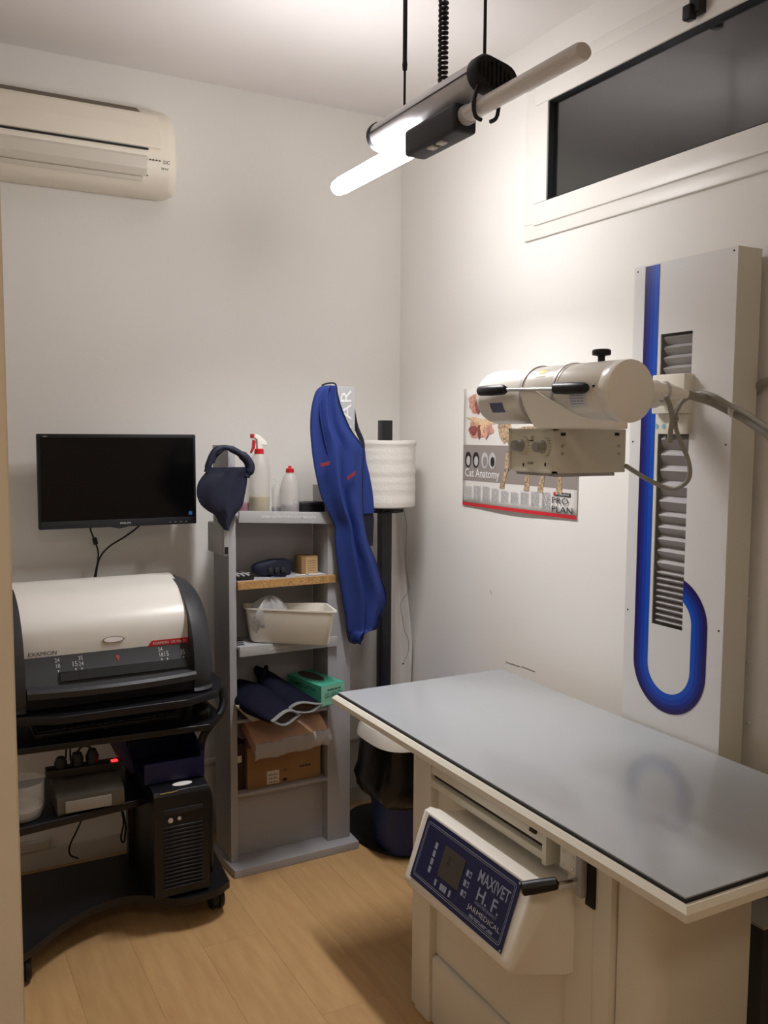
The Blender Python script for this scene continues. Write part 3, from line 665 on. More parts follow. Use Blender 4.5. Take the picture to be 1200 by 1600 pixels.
# things on the chipboard shelf (top z = 1.070)
zs = 1.071
rm = thing('instrument_tray', 'small black tray of slim silver instruments at the left of the chipboard shelf', 'tray', (1.08, 3.1, zs))
obj('tray_base', MB().box(1.056, 1.120, 3.052, 3.175, zs, zs+.012, .003), M_black, rm)
for k in range(3): obj('instrument', MB().box(1.060+.019*k, 1.069+.019*k, 3.062, 3.165, zs+.012, zs+.017, .002), M_greyd, rm)
obj('cross_bar', MB().box(1.058, 1.118, 3.09, 3.097, zs+.017, zs+.020, .001), M_greyd, rm)
gg = thing('padded_goggles', 'dark navy padded goggles with strap lying on the chipboard shelf', 'goggles', (1.19, 3.1, zs))
b = rows_loft([(874, 418, 448), (879, 398, 455), (886, 393, 456), (892, 397, 455), (897, 405, 452)], 3.115, .028)
obj('pad', b, M_navy, gg)
for k in range(3):
    p = P(423+10*k, 892, 'y', 3.078)
    obj('ridge', MB().lathe([(.002, -.008), (.009, -.004), (.010, .004), (.004, .010)], (p.x, 3.082, p.z), 'y', 16, sy=1.5), M_dark, gg)
obj('strap', MB().tube([(1.19, 3.09, zs+.012), (1.20, 3.07, zs+.006), (1.235, 3.06, zs+.005), (1.25, 3.075, zs+.008), (1.235, 3.09, zs+.016)], .004, 8, 5), M_navy2, gg)
wbx = thing('small_carton', 'small square tan carton with printed face at the shelf\'s right end', 'box', (1.36, 3.12, zs))
T = Matrix.Translation((1.352, 3.118, zs)) @ Matrix.Rotation(.06, 4, 'Z')
obj('carton_body', MB().box(-.035, .033, -.03, .03, 0, .066, .001, T=T), M_card, wbx)
decal('carton_face', [T @ Vector(p) for p in ((-.018, -.0305, .002), (.032, -.0305, .002), (.032, -.0305, .064), (-.018, -.0305, .064))], (0, -1, 0), M_kraft, wbx)
for k in range(5):
    bars('small_print', M_card, wbx, T @ Vector((-.010, -.0315, .048-.009*k)), T.to_3x3() @ Vector((.034, 0, 0)), (0, 0, .0035))
cdn = thing('paper_card', 'thin white printed card lying in front of the tan carton', 'card', (1.34, 3.07, zs))
obj('card', MB().prism([(1.285, 3.062), (1.400, 3.052), (1.385, 3.082), (1.300, 3.086)], zs, zs+.0015, 'z'), M_label, cdn)
obj('print_mark', MB().cbox((1.335, 3.070, zs+.0018), (.012, .008, .0006)), M_blackp, cdn)

# white plastic bin tray on the second shelf
tr = thing('white_tray', 'white rectangular plastic tray set askew on the stand\'s middle shelf', 'tray', (1.24, 3.08, .834))
rim = [P(382, 948, 'y', 3.075), P(531, 957, 'y', 2.865), P(490, 938, 'y', 3.07), P(368, 937, 'y', 3.185)]
rim = [Vector((1.090, 3.070, .960)), Vector((1.362, 2.853, .960)), Vector((1.402, 3.035, .962)), Vector((1.120, 3.182, .962))]
rim = [P(382, 948, 'z', .958), P(531, 957, 'z', .958), P(494, 938, 'z', .958), P(368, 937, 'z', .958)]
def between(a, b_, t): return a+(b_-a)*t
bt_ = [P(384, 989, 'z', .838), P(509, 996, 'z', .838), None, None]
cen = sum(rim, Vector())/4
def quadring(q, z, s=1., n=5, rr=.14):
    c = sum(q, Vector())/4; out = []
    for i in range(4):
        p0, p1, p2 = q[(i-1) % 4], q[i], q[(i+1) % 4]
        for k in range(n+1):
            t = k/n; a = p1+(p0-p1)*rr*(1-t); b_ = p1+(p2-p1)*rr*t
            m_ = (p1+(p0-p1)*rr)*(1-t)**2+p1*2*t*(1-t)+(p1+(p2-p1)*rr)*t**2
            out.append(Vector((c.x+(m_.x-c.x)*s, c.y+(m_.y-c.y)*s, z)))
    return out
rim = [Vector((1.092, 3.082, 0)), Vector((1.368, 2.866, 0)), Vector((1.402, 3.045, 0)), Vector((1.115, 3.178, 0))]
obj('tray_wall', MB().loft([quadring(rim, .839, .62), quadring(rim, .837, .80), quadring(rim, .842, .84), quadring(rim, .955, .95), quadring(rim, .958, 1.0), quadring(rim, .964, 1.0), quadring(rim, .964, .955), quadring(rim, .955, .93), quadring(rim, .846, .81), quadring(rim, .843, .6)]), M_tray, tr)
bgp = thing('crumpled_plastic_bag', 'crumpled cloudy plastic bag inside the white tray', 'bag', (1.17, 3.1, .85))
def bagf(u, v):
    a = 2*PI*u; rr = .075*math.sin(PI*min(v*1.02, 1))**.6*(1+.16*math.sin(5*a+3*v)+.1*math.sin(9*a+11*v))
    return Vector((1.185+rr*math.cos(a)*.95, 3.075+rr*math.sin(a)*.6, .848+.150*(1-v)+.008*math.sin(7*a)))
obj('bag', MB().grid(bagf, 36, 14), M_bag, bgp)

# glove carton, lead gloves, papers on shelf z = .560
gb = thing('glove_carton', 'green latex glove carton with oval opening resting askew on the third shelf', 'box', (1.33, 3.0, .60))
A = P(502, 1104, 'y', 2.905); Bq = P(538, 1095, 'y', 2.93); A.z = Bq.z = .612
ex_ = (Bq-A).normalized(); w_ = (Bq-A).length; ey_ = Vector((-ex_.y, ex_.x, 0))
far = P(449, 1052, 'z', .690); dirl = Vector((far.x-A.x, far.y-A.y, 0)); L_ = min(dirl.length, .235); dirl = dirl.normalized()
q = [A, Bq, Bq+dirl*L_, A+dirl*L_]; H = .076
obj('carton', MB().add([p for p in q]+[p+Vector((0, 0, H)) for p in q], [(0, 1, 2, 3), (4, 5, 6, 7), (0, 1, 5, 4), (1, 2, 6, 5), (2, 3, 7, 6), (3, 0, 4, 7)]), M_green, gb)
nrm = (Bq-A).cross(Vector((0, 0, 1))).normalized()
if nrm.y > 0: nrm = -nrm
nl = Vector((-dirl.y, dirl.x, 0)); nl = nl if nl.x < 0 else -nl
decal('pale_end', [A+Vector((0, 0, .003)), Bq+Vector((0, 0, .003)), Bq+Vector((0, 0, H-.002)), A+Vector((0, 0, H-.002))], nrm, M_greenl, gb, .0008)
c_ = (q[0]+q[1]+q[2]+q[3])/4+Vector((0, 0, H))+dirl*.03
decal('oval_opening', ell(c_, .075, .030, dirl, ex_), (0, 0, 1), M_slot, gb, .0012)
text('lettering', 'COMPO LATEX', M_greenp, gb, q[3]-dirl*.02+Vector((0, 0, .048))+nl*.001, -dirl*.17, (0, 0, .014), .0008, .02)
text('lettering', 'GUANTI', M_greenp, gb, A+(Bq-A)*.12+Vector((0, 0, .030))+nrm*.0016, (Bq-A)*.76, (0, 0, .018), .0008)
bars('small_print', M_greenp, gb, A+(Bq-A)*.25+Vector((0, 0, .056))+nrm*.0016, (Bq-A)*.6, (0, 0, .008))
fd = thing('folded_lead_cloth', 'brown folded cloth under the green glove carton', 'cloth', (1.33, 3.1, .56))
obj('cloth', MB().prism([(1.27, 3.06), (1.405, 3.06), (1.405, 3.185), (1.23, 3.185)], .561, .610, 'z', .008), mat('dull_brown_cloth', (78, 62, 52), .9), fd)
def glove(name, label, pts, ws, hs, bend=0.):
    t = thing(name, label, 'glove', (pts[0].x, pts[0].y, .561), 'lead gloves on the third shelf')
    Ps = spline(pts, 5); n = len(Ps); rings = []
    def at_(a, f):
        k = f*(len(a)-1); i_ = min(int(k), len(a)-2); return a[i_]+(a[i_+1]-a[i_])*(k-i_)
    for i_, p in enumerate(Ps):
        d = (Ps[min(i_+1, n-1)]-Ps[max(i_-1, 0)]); d.z = 0; d.normalize(); s_ = Vector((-d.y, d.x, 0)); f = i_/(n-1); w = at_(ws, f); h = at_(hs, f)
        rings.append([p+s_*w*math.cos(2*PI*k/28)+Vector((0, 0, h*math.sin(2*PI*k/28)+.005*math.cos(6*PI*k/28+bend)*f)) for k in range(28)])
    inner = [[c0+(q_-c0)*.80 for q_ in rr_] for rr_, c0 in ((rings[j], Ps[j]) for j in (n-1, n-2, n-3, n-4))]
    obj('glove_shell', MB().loft(rings+[inner[0]]+inner[1:]), M_navy2, t)
    cz_ = [[c0+(q_-c0)*s_ for q_ in rr_] for rr_, c0, s_ in ((rings[n-2], Ps[n-2], 1.03), (rings[n-1], Ps[n-1], 1.05), ([q_+(Ps[n-1]-Ps[n-2]).normalized()*.004 for q_ in rings[n-1]], Ps[n-1], .95), (rings[n-1], Ps[n-1], .78), (rings[n-3], Ps[n-3], .78))]
    obj('cuff_lining', MB().loft(cz_, cap=False), M_lining, t, label='grey felt cuff edge')
    obj('cuff_inside', MB().loft([[c0+(q_-c0)*.74 for q_ in rr_] for rr_, c0 in ((rings[n-2], Ps[n-2]), (rings[n-3], Ps[n-3]))]), M_slot, t)
    return t, rings
g1 = [P(400, 1046, 'y', 3.17), P(418, 1062, 'y', 3.12), P(440, 1082, 'y', 3.03), P(462, 1096, 'y', 2.95), P(476, 1106, 'y', 2.88)]
tgl, rg = glove('lead_glove', 'upper dark navy lead glove, its grey-edged cuff beside the green carton', g1, [.014, .042, .060, .066, .070], [.014, .030, .034, .026, .016], .6)
g2 = [P(372, 1072, 'y', 3.16), P(388, 1085, 'y', 3.10), P(408, 1098, 'y', 3.00), P(430, 1112, 'y', 2.92), P(448, 1122, 'y', 2.86)]
tg2, rg2 = glove('lead_glove', 'lower dark navy lead glove, cuff drooping over the orange pack', g2, [.030, .070, .084, .074, .062], [.026, .044, .044, .032, .020], 2.)
obj('thumb', MB().tube([P(408, 1070, 'y', 3.10), P(414, 1052, 'y', 3.12), P(416, 1042, 'y', 3.14)], [.018, .015, .009], 14, 4), M_navy2, tgl)
pb = thing('paper_bundle', 'white papers sticking out at the left under the navy gloves', 'papers', (1.08, 3.05, .50))
a0, a1, a2, a3 = [P(x_, y_, 'y', 3.0) for x_, y_ in ((368, 1102), (384, 1100), (410, 1122), (396, 1128))]
obj('sheet', MB().add([a0, a1, a2, a3, a0+Vector((0, .02, -.006)), a1+Vector((0, .02, -.006)), a2+Vector((0, .02, -.006)), a3+Vector((0, .02, -.006))], [(0, 1, 2, 3), (7, 6, 5, 4), (0, 4, 5, 1), (1, 5, 6, 2), (2, 6, 7, 3), (3, 7, 4, 0)]), M_label, pb)

# orange pack in film, cardboard box, dark box
op = thing('orange_pad_pack', 'orange absorbent pads wrapped in clear film on the brown carton', 'pack', (1.25, 3.0, .43))
fl_, fr_ = P(401, 1166, 'y', 2.945), P(513, 1141, 'y', 2.965)
bl_, br_ = P(377, 1112, 'y', 3.14), Vector((1.402, 3.15, .545))
bl_.x = max(bl_.x, 1.062); bl_.z = .545
def slab(c4, t): return MB().add([*c4, *[p-Vector((0, 0, t)) for p in c4]], [(0, 1, 2, 3), (7, 6, 5, 4), (0, 4, 5, 1), (1, 5, 6, 2), (2, 6, 7, 3), (3, 7, 4, 0)])
obj('pads', slab([fl_, fr_, br_, bl_], .045), M_orange, op)
def filmf(u, v):
    # front drape of the film from the top edge downwards
    e = fl_+(fr_-fl_)*(u*1.06-.03); r_ = random.random
    return e+Vector((.002*math.sin(40*u+9*v), -.004-.007*math.sin(PI*v)-.0018*math.sin(55*u+6*v)-.001*math.sin(91*u+12*v), .008-.060*v+.003*math.sin(17*u)))
obj('film_front', MB().grid(filmf, 40, 8), mat('shiny_crinkled_film', (190, 186, 186), .16, alpha=.55, bump=1., bscale=45), op, solid=.001)
def filmt(u, v):
    a_ = fl_+(fr_-fl_)*(u*1.04-.02); b__ = bl_+(br_-bl_)*u
    return a_+(b__-a_)*v+Vector((0, 0, .006+.003*math.sin(25*u+8*v)+.002*math.sin(31*v)))
obj('film_top', MB().grid(filmt, 30, 14), M_film, op)
def films(u, v):
    e = fl_+(bl_-fl_)*u
    return e+Vector((-.006-.006*math.sin(PI*v)-.003*math.sin(30*u+9*v), 0, .008-.062*v))
obj('film_side', MB().grid(films, 20, 6), M_film, op)
cb = thing('brown_carton', 'brown cardboard carton with a white label on the lowest shelf', 'box', (1.24, 3.1, .285))
cx0, cx1 = P(386, 1233, 'y', 3.075).x, P(500, 1213, 'y', 3.075).x
obj('carton_body', MB().box(cx0, cx1, 3.07, 3.188, .285, .440, .002), M_card, cb)
lbx = P(417, 1215, 'y', 3.07).x; rbx = P(436, 1215, 'y', 3.07).x
lb_ = decal('white_label', [(lbx, 3.0695, .293), (rbx, 3.0695, .293), (rbx, 3.0695, .343), (lbx, 3.0695, .343)], (0, -1, 0), M_label, cb)
for k in range(3): bars('small_print', M_card, lb_, (lbx+.006, 3.0686, .298+.014*k), (.036, 0, 0), (0, 0, .008))
text('lettering', 'CE', M_blackp, cb, (P(441, 1205, 'y', 3.07).x, 3.0692, .332), (.018, 0, 0), (0, 0, .010))
bars('small_print', M_blackp, cb, (P(468, 1200, 'y', 3.07).x, 3.0692, .338), (.046, 0, 0), (0, 0, .010))
decal('round_mark', ell((P(445, 1217, 'y', 3.07).x, 3.0692, .301), .009, .006, (1, 0, 0), (0, 0, 1)), (0, -1, 0), M_blackp, cb)
bk = thing('dark_carton', 'narrow dark maroon box beside the brown carton on the lowest shelf', 'box', (1.07, 3.1, .285))
obj('box_body', MB().box(1.053, cx0-.002, 3.085, 3.186, .285, .46, .002), mat('dark_maroon_card', (52, 34, 34), .7), bk)
decal('white_tag', [(1.055, 3.0845, .39), (1.078, 3.0845, .39), (1.078, 3.0845, .415), (1.055, 3.0845, .415)], (0, -1, 0), M_label, bk)

# ------------------------------------------------------------------ blue lead apron
ap = thing('lead_apron', 'royal blue lead apron draped over the stand\'s right header post', 'apron', (1.5, 3.0, .83))
rows = [(603, 504, 524), (612, 494, 527), (637, 487, 533), (668, 485, 546), (698, 487, 567), (722, 490, 567), (748, 495, 565), (775, 502, 565), (800, 513, 566), (822, 523, 569), (850, 524, 576), (880, 527, 588), (905, 531, 596), (925, 534, 602), (945, 537, 602), (965, 540, 595), (982, 542, 589), (986, 543, 579), (991, 545, 569), (998, 547, 566), (1003, 551, 561)]
def apf(f, X): return -.030*math.exp(-((X+.35-.15*f)/.28)**2)-.022*math.exp(-((X-.45+.1*f)/.25)**2)+.018*math.exp(-((X-.08+.1*f)/.13)**2)*min(1, f*2)-.006*math.sin(5*X+9*f)
cloth = obj('apron_cloth', rows_loft(rows, 3.000, .016, 56, apf, 4), M_apron, ap)
obj('side_flap', rows_loft([(704, 563, 570), (722, 564, 572), (742, 564, 577), (769, 564, 582), (792, 565, 584), (802, 566, 584)], 3.010, .009, 20), M_apron, ap)
obj('black_strap', rows_loft([(740, 562, 566), (770, 563, 569), (800, 567, 583), (835, 570, 583), (853, 573, 582)], 3.014, .008, 16), M_trim, ap, label='black elastic strap end')
def trim(l, y, r=.003): return MB().tube(wp(l, y), r, 8, 4)
obj('neck_trim', trim([(503, 602), (512, 599), (524, 600), (527, 615), (533, 637), (546, 668), (559, 688), (568, 700)], 2.992), M_trim, ap)
obj('hem_trim', trim([(567, 702), (566, 750), (567, 800), (576, 850), (588, 882), (596, 906), (603, 926), (603, 946), (595, 962), (590, 981), (568, 986)], 2.992), M_trim, ap)
obj('hem_trim', trim([(542, 985), (546, 1001), (556, 1005), (566, 999), (568, 986)], 2.978), M_trim, ap)
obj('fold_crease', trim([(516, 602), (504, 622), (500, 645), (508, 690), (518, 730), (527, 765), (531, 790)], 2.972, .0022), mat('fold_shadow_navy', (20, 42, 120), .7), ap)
# loop over the header top, behind it
obj('shoulder_loop', MB().tube([P(540, 612, 'y', 3.10), P(548, 625, 'y', 3.11), P(556, 665, 'y', 3.11), P(566, 690, 'y', 3.06), P(567, 706, 'y', 3.01)], .011, 10, 5, flat=.6), M_trim, ap)
for (a_, b_, sl_) in ((507, 723, 3), (548, 741, 9)):
    p_ = [P(a_-7, b_+sl_/2, 'y', 2.952), P(a_+8, b_-sl_/2-1, 'y', 2.952), P(a_+7, b_-sl_/2+5, 'y', 2.952), P(a_-6, b_+sl_/2+5, 'y', 2.952)]
    decal('red_tag', p_, (0, -1, 0), M_redt, ap, .003)

# ------------------------------------------------------------------ paper roll stand
rs = thing('paper_roll_stand', 'black floor post holding a large white paper towel roll in the corner', 'roll stand', (1.705, 3.15, 0))
rx, ry = 1.705, 3.15
obj('post', MB().box(rx-.022, rx+.022, ry-.022, ry+.022, .014, 1.650, .003), M_cart, rs)
obj('floor_plate', MB().lathe([(.30, 0), (.302, .004), (.296, .012), (.28, .014)], (1.72, 3.08, 0), 'z', 48, sx=.61, sy=.87), M_cart, rs)
obj('wire_ring', MB().tube([(rx+.075*math.cos(2*PI*k/32), ry+.075*math.sin(2*PI*k/32), 1.304+.004*math.sin(2*PI*k/16)) for k in range(33)], .003, 6).tube([(rx+.075*math.cos(2*PI*k/32), ry+.075*math.sin(2*PI*k/32), 1.291) for k in range(33)], .003, 6), M_black, rs)
obj('cross_arm', MB().box(rx-.078, rx+.078, ry-.004, ry+.004, 1.288, 1.294).box(rx-.004, rx+.004, ry-.078, ry+.078, 1.288, 1.294), M_black, rs)
pr = thing('paper_towel_roll', 'large thick white paper towel roll on the black post', 'paper roll', (rx, ry, 1.31))
R_ = .124
prf = [(.032, 0), (R_-.010, 0), (R_-.004, .004)]
for k in range(12): prf += [(R_-.003+.0012*(k % 2), .01+.0195*k), (R_-.002-.001*(k % 3), .018+.0195*k)]
prf += [(R_, .245), (R_+.001, .252), (R_-.002, .262), (.03, .262), (.026, .25), (.026, .01)]
obj('roll', MB().lathe(prf, (rx, ry, 1.309), 'z', 64), M_roll, pr)
def sheetf(u, v):
    zt_, zb_ = 1.312, .30; z = zt_+(zb_-zt_)*v
    xl = 1.735+.01*v; xr = 1.815+.083*min(1, v*1.7)
    xx = xl+(xr-xl)*u
    return Vector((xx, 3.235+.05*v+.014*math.sin(9*u+3*v)+.007*math.sin(23*u+2)*v, z))
sh = obj('paper_sheet', MB().grid(sheetf, 40, 30), M_sheet, solid=.002)
tag(sh, 'long crumpled white paper sheet hanging below the towel roll', 'paper')
wi = thing('thin_wire', 'thin grey wire dangling in front of the hanging paper sheet', 'wire', (1.75, 3.2, .7))
obj('wire', MB().tube(wp([(631, 798), (635, 820), (634, 860), (635, 890), (639, 915), (637, 925), (626, 944), (629, 965), (632, 985), (638, 1000), (638, 1018), (631, 1034)], 3.19), .0012, 6, 5), M_wire, wi)
obj('wire_end', MB().lathe([(.001, -.004), (.0035, -.002), (.0035, .002), (.001, .004)], P(630, 1037, 'y', 3.19), 'z', 10), M_black, wi)

# ------------------------------------------------------------------ pedal bin
bn = thing('waste_bin', 'blue waste bin with white swing lid and black bag behind the table', 'bin', (1.70, 2.93, 0))
bcx, bcy = 1.693, 2.93
def rsq(cx_, cy_, rx_, ry_, z, n=40, e=.62, ph=0., wob=0.):
    out = []
    for k in range(n):
        a = 2*PI*k/n; c, s = math.cos(a), math.sin(a)
        w = 1+wob*math.sin(7*a+ph)+wob*.7*math.sin(13*a+2*ph)
        out.append(Vector((cx_+rx_*w*math.copysign(abs(c)**e, c), cy_+ry_*w*math.copysign(abs(s)**e, s), z)))
    return out
obj('bin_body', MB().loft([rsq(bcx, bcy, .105, .105, .016), rsq(bcx, bcy, .112, .112, .03), rsq(bcx, bcy, .148, .148, .44)]), M_binb, bn)
obj('bin_bag', MB().loft([rsq(bcx, bcy, .128, .128, .205, ph=1, wob=.02), rsq(bcx, bcy, .150, .150, .215, ph=2, wob=.03), rsq(bcx, bcy, .170, .168, .245, ph=2.5, wob=.03), rsq(bcx, bcy, .182, .172, .29, ph=3, wob=.03), rsq(bcx, bcy, .170, .168, .33, ph=3.6, wob=.02), rsq(bcx, bcy, .166, .166, .40, ph=4, wob=.015), rsq(bcx, bcy, .164, .164, .452, ph=4, wob=.01)]), M_bagb, bn)
ld = obj('bin_lid', MB().loft([rsq(bcx, bcy, .166, .168, .440), rsq(bcx, bcy, .176, .178, .445), rsq(bcx, bcy, .170, .172, .476), rsq(bcx, bcy, .160, .162, .494)]), M_binw, bn)
obj('lid_flap', MB().loft([rsq(bcx, bcy, .152, .154, .4935), rsq(bcx, bcy, .145, .147, .503), rsq(bcx, bcy, .10, .10, .522), rsq(bcx, bcy, .02, .02, .530)]), M_flap, ld)

# ------------------------------------------------------------------ poster
ps_ = thing('anatomy_poster', 'cat anatomy poster taped to the right wall behind the x-ray head', 'poster', (1.905, 2.55, 1.32))
PX = XW-.003
def W2(px, py): p = P(px, py, 'x', PX); return p
q4 = [(2.893, 1.322), (2.232, 1.326), (2.232, 1.768), (2.893, 1.768)]
yl, yr, zb, zt = 2.893, 2.232, 1.328, 1.768
def sheet(u, v):
    return Vector((PX-.0008-(.006*math.sin(PI*u)**2*(1-v)**14), yl+(yr-yl)*u, zb+(zt-zb)*v))
obj('sheet', MB().grid(sheet, 24, 12), M_paper, ps_, solid=.001)
NX = (-1, 0, 0)
def rect(name, y0, y1, z0, z1, m, d=.0006, lift=.0016):
    return decal(name, [(PX-lift, y0, z0), (PX-lift, y1, z0), (PX-lift, y1, z1), (PX-lift, y0, z1)], NX, m, ps_, d)
def curvedstrip(name, z0, z1, m):
    def f(u, v):
        p = sheet(u, (z0+(z1-z0)*v-zb)/(zt-zb)); p.x -= .0014; return p
    return obj(name, MB().grid(f, 24, 2), m, ps_)
curvedstrip('red_edge', zb, zb+.012, M_redp)
rect('taupe_band', yl-.001, yr+.001, 1.424, 1.558, M_taupe)
text('lettering', 'Cat Anatomy', M_whitep, ps_, (PX-.0024, 2.876, 1.428), (0, -.222, 0), (0, 0, .042), .0006, .012)
text('lettering', 'PRO\nPLAN', M_blackp, ps_, (PX-.0052, 2.352, 1.344), (0, -.104, 0), (0, 0, .050), .0006)
rect('logo_bar', 2.338, 2.262, 1.398, 1.410, M_blackp, lift=.0026)
rect('logo_check', 2.348, 2.338, 1.398, 1.410, M_redp, lift=.0026)
text('lettering', 'PURINA', M_whitep, ps_, (PX-.0036, 2.334, 1.4005), (0, -.068, 0), (0, 0, .007))
for k in range(9):
    y_ = 2.872-.058*k
    bars('caption', M_lgrey, ps_, (PX-.0040, y_, 1.352), (0, -.044, 0), (0, 0, .052+.006*math.sin(k)), 9, words=2.2)
for k, yy in enumerate((2.857, 2.805, 2.748, 2.700)):
    c = Vector((PX-.0024, yy, 1.502)); 
    decal('organ_disc', ell(c, .021, .030, (0, 1, 0), (0, 0, 1)), NX, M_lgrey if k > 1 else M_blackp, ps_)
    decal('organ_core', ell(c+Vector((-.0008, -.003, -.004)), .013, .018, (0, 1, 0), (0, 0, 1)), NX, (M_lgrey, M_lgrey, M_taupe, M_blackp)[k], ps_)
def blob(name, cy, cz_, a, b_, m, lift=.0022, rot=0., wob=.12, ph=0.):
    pts = []
    for k in range(28):
        t = 2*PI*k/28; r_ = 1+wob*math.sin(3*t+ph)+wob*.6*math.sin(7*t+2*ph)
        Y, Z = a*r_*math.cos(t), b_*r_*math.sin(t)
        pts.append((PX-lift, cy-(Y*math.cos(rot)-Z*math.sin(rot)), cz_+Y*math.sin(rot)+Z*math.cos(rot)))
    return decal(name, pts, NX, m, ps_)
blob('ribcage_picture', 2.80, 1.712, .062, .034, M_flesh, ph=1)
blob('organ_picture', 2.795, 1.702, .022, .026, M_darkred, .003)
blob('organ_picture', 2.76, 1.722, .018, .026, M_bone, .003)
blob('organ_picture', 2.755, 1.690, .012, .016, M_darkred, .0036)
blob('torso_picture', 2.782, 1.618, .080, .034, M_flesh, ph=2)
blob('spine_picture', 2.775, 1.645, .078, .012, M_bone, .003, rot=-.12, wob=.25)
blob('organ_picture', 2.825, 1.612, .026, .018, M_darkred, .0034)
blob('organ_picture', 2.784, 1.608, .012, .026, M_darkred, .0036)
blob('organ_picture', 2.758, 1.616, .020, .020, M_bone, .0038)
blob('organ_picture', 2.740, 1.606, .018, .022, M_flesh, .0042)
# tabby cat, mostly hidden behind the x-ray head: body, head and four legs
blob('cat_picture', 2.45, 1.57, .16, .06, M_fur, .0024, wob=.05)
blob('cat_picture', 2.628, 1.615, .038, .042, M_fur, .003, wob=.1)
for (ya, yb) in ((2.600, 2.632), (2.488, 2.490), (2.395, 2.415), (2.318, 2.318)):
    decal('cat_picture', [(PX-.0030, ya+.014, 1.54), (PX-.003, ya-.014, 1.54), (PX-.003, (ya+yb)/2-.010, 1.46), (PX-.003, yb-.012, 1.425), (PX-.003, yb-.010, 1.405), (PX-.003, yb+.020, 1.405), (PX-.003, yb+.016, 1.418), (PX-.003, (ya+yb)/2+.010, 1.46)], NX, M_fur, ps_)

# ------------------------------------------------------------------ x-ray column
xc = thing('xray_column', 'tall white x-ray column with blue striped front on the right wall', 'x-ray column', (1.85, 1.72, 0))
FX = 1.80; cy0, cy1, ctop = 1.547, 1.893, 2.055
wy_0, wy_1, wz_0, wz_1 = 1.680, 1.789, 1.087, 1.866
b = MB().box(FX, FX+.003, cy0, wy_0, .02, ctop).box(FX, FX+.003, wy_1, cy1, .02, ctop).box(FX, FX+.003, wy_0, wy_1, wz_1, ctop).box(FX, FX+.003, wy_0, wy_1, .02, wz_0)
obj('front_panel', b, M_panelw, xc)
b = MB().box(FX+.003, 1.885, cy0, cy0+.003, .02, ctop).box(FX+.003, 1.885, cy1-.003, cy1, .02, ctop).box(FX+.003, 1.885, cy0+.003, cy1-.003, ctop-.003, ctop).box(1.885, XW-.002, cy0+.02, cy1-.02, .02, ctop-.02)
obj('housing', b, M_creamd, xc)
# stripes
oy = P(1009.5, 412, 'x', FX).y
yU = (oy+1.597)/2; RO = (oy-1.597)/2; zU = .984; zA = 1.105
bands = [(0, .013, M_s1), (.013, .024, M_s2), (.024, .037, M_s3), (.037, .052, M_s4)]
for a, c, m in bands:
    inn, out = [], []
    def add(f):
        out.append(f(a)); inn.append(f(c))
    def pt(y, z): return Vector((FX-.0006, y, z))
    tt = ctop-.003
    add(lambda o: pt(oy-o, tt-.001+0*o)); add(lambda o: pt(oy-o, zU))
    for k in range(1, 29):
        t = PI*k/28; add(lambda o: pt(yU+(RO-o)*math.cos(t), zU-(RO-o)*math.sin(t)*1.02))
    add(lambda o: pt(yU-(RO-o), zA))
    for k in range(1, 17):
        def fa(o, k=k):
            r_ = RO-o; tmax = math.acos(max(-1, min(1, (yU-wy_0)/r_))); t = tmax*k/16
            return pt(yU-r_*math.cos(t), zA+r_*math.sin(t)*.98)
        add(fa)
    nn = len(out); vs = out+inn
    b = MB().add(vs+[v+Vector((-.0006, 0, 0)) for v in vs], [(i, i+1, nn+i+1, nn+i) for i in range(nn-1)]+[(2*nn+i, 2*nn+i+1, 3*nn+i+1, 3*nn+i) for i in range(nn-1)])
    obj('stripe', b, m, xc)
def bellows(zs):
    v = []; f = []; n = len(zs)*2-1
    for k in range(n):
        ridge = k % 2 == 1
        z = zs[k//2] if not ridge else (zs[k//2]*.35+zs[k//2+1]*.65)
        x_ = FX+(.004 if ridge else .024); yi = .007 if ridge else .0
        v += [(x_+.004, wy_0-.004, z), (x_, wy_0+.001, z), (x_, wy_1-.001-yi, z), (FX+.03, wy_1+.004, z)]
        if k:
            for j in range(3): a_ = 4*(k-1)+j; f.append((a_, a_+1, a_+5, a_+4))
    return MB().add(v, f)
def zsteps(a, c, n): return [a+(c-a)*k/n for k in range(n+1)]
obj('upper_bellows', bellows(zsteps(1.757, wz_1, 4)), M_bel, xc, sharp=15)
obj('lower_bellows', bellows(zsteps(1.395, 1.602, 5)), M_bel, xc, sharp=15)
obj('lower_bellows', bellows(zsteps(1.235, 1.395, 5)), M_bel, xc, sharp=15)
obj('lower_bellows', bellows(zsteps(wz_0, 1.235, 9)), M_bel, xc, sharp=15)
for (a_, b_) in ((993, 426), (1148, 391), (984, 690), (1134, 695), (976, 951), (1123, 986)):
    p = P(a_, b_, 'x', FX); p.y = min(max(p.y, cy0+.012), cy1-.012)
    obj('screw', MB().lathe([(.0005, -.0014), (.0022, -.001), (.0026, 0)], (FX, p.y, p.z), 'x', 10), M_gasket, xc)
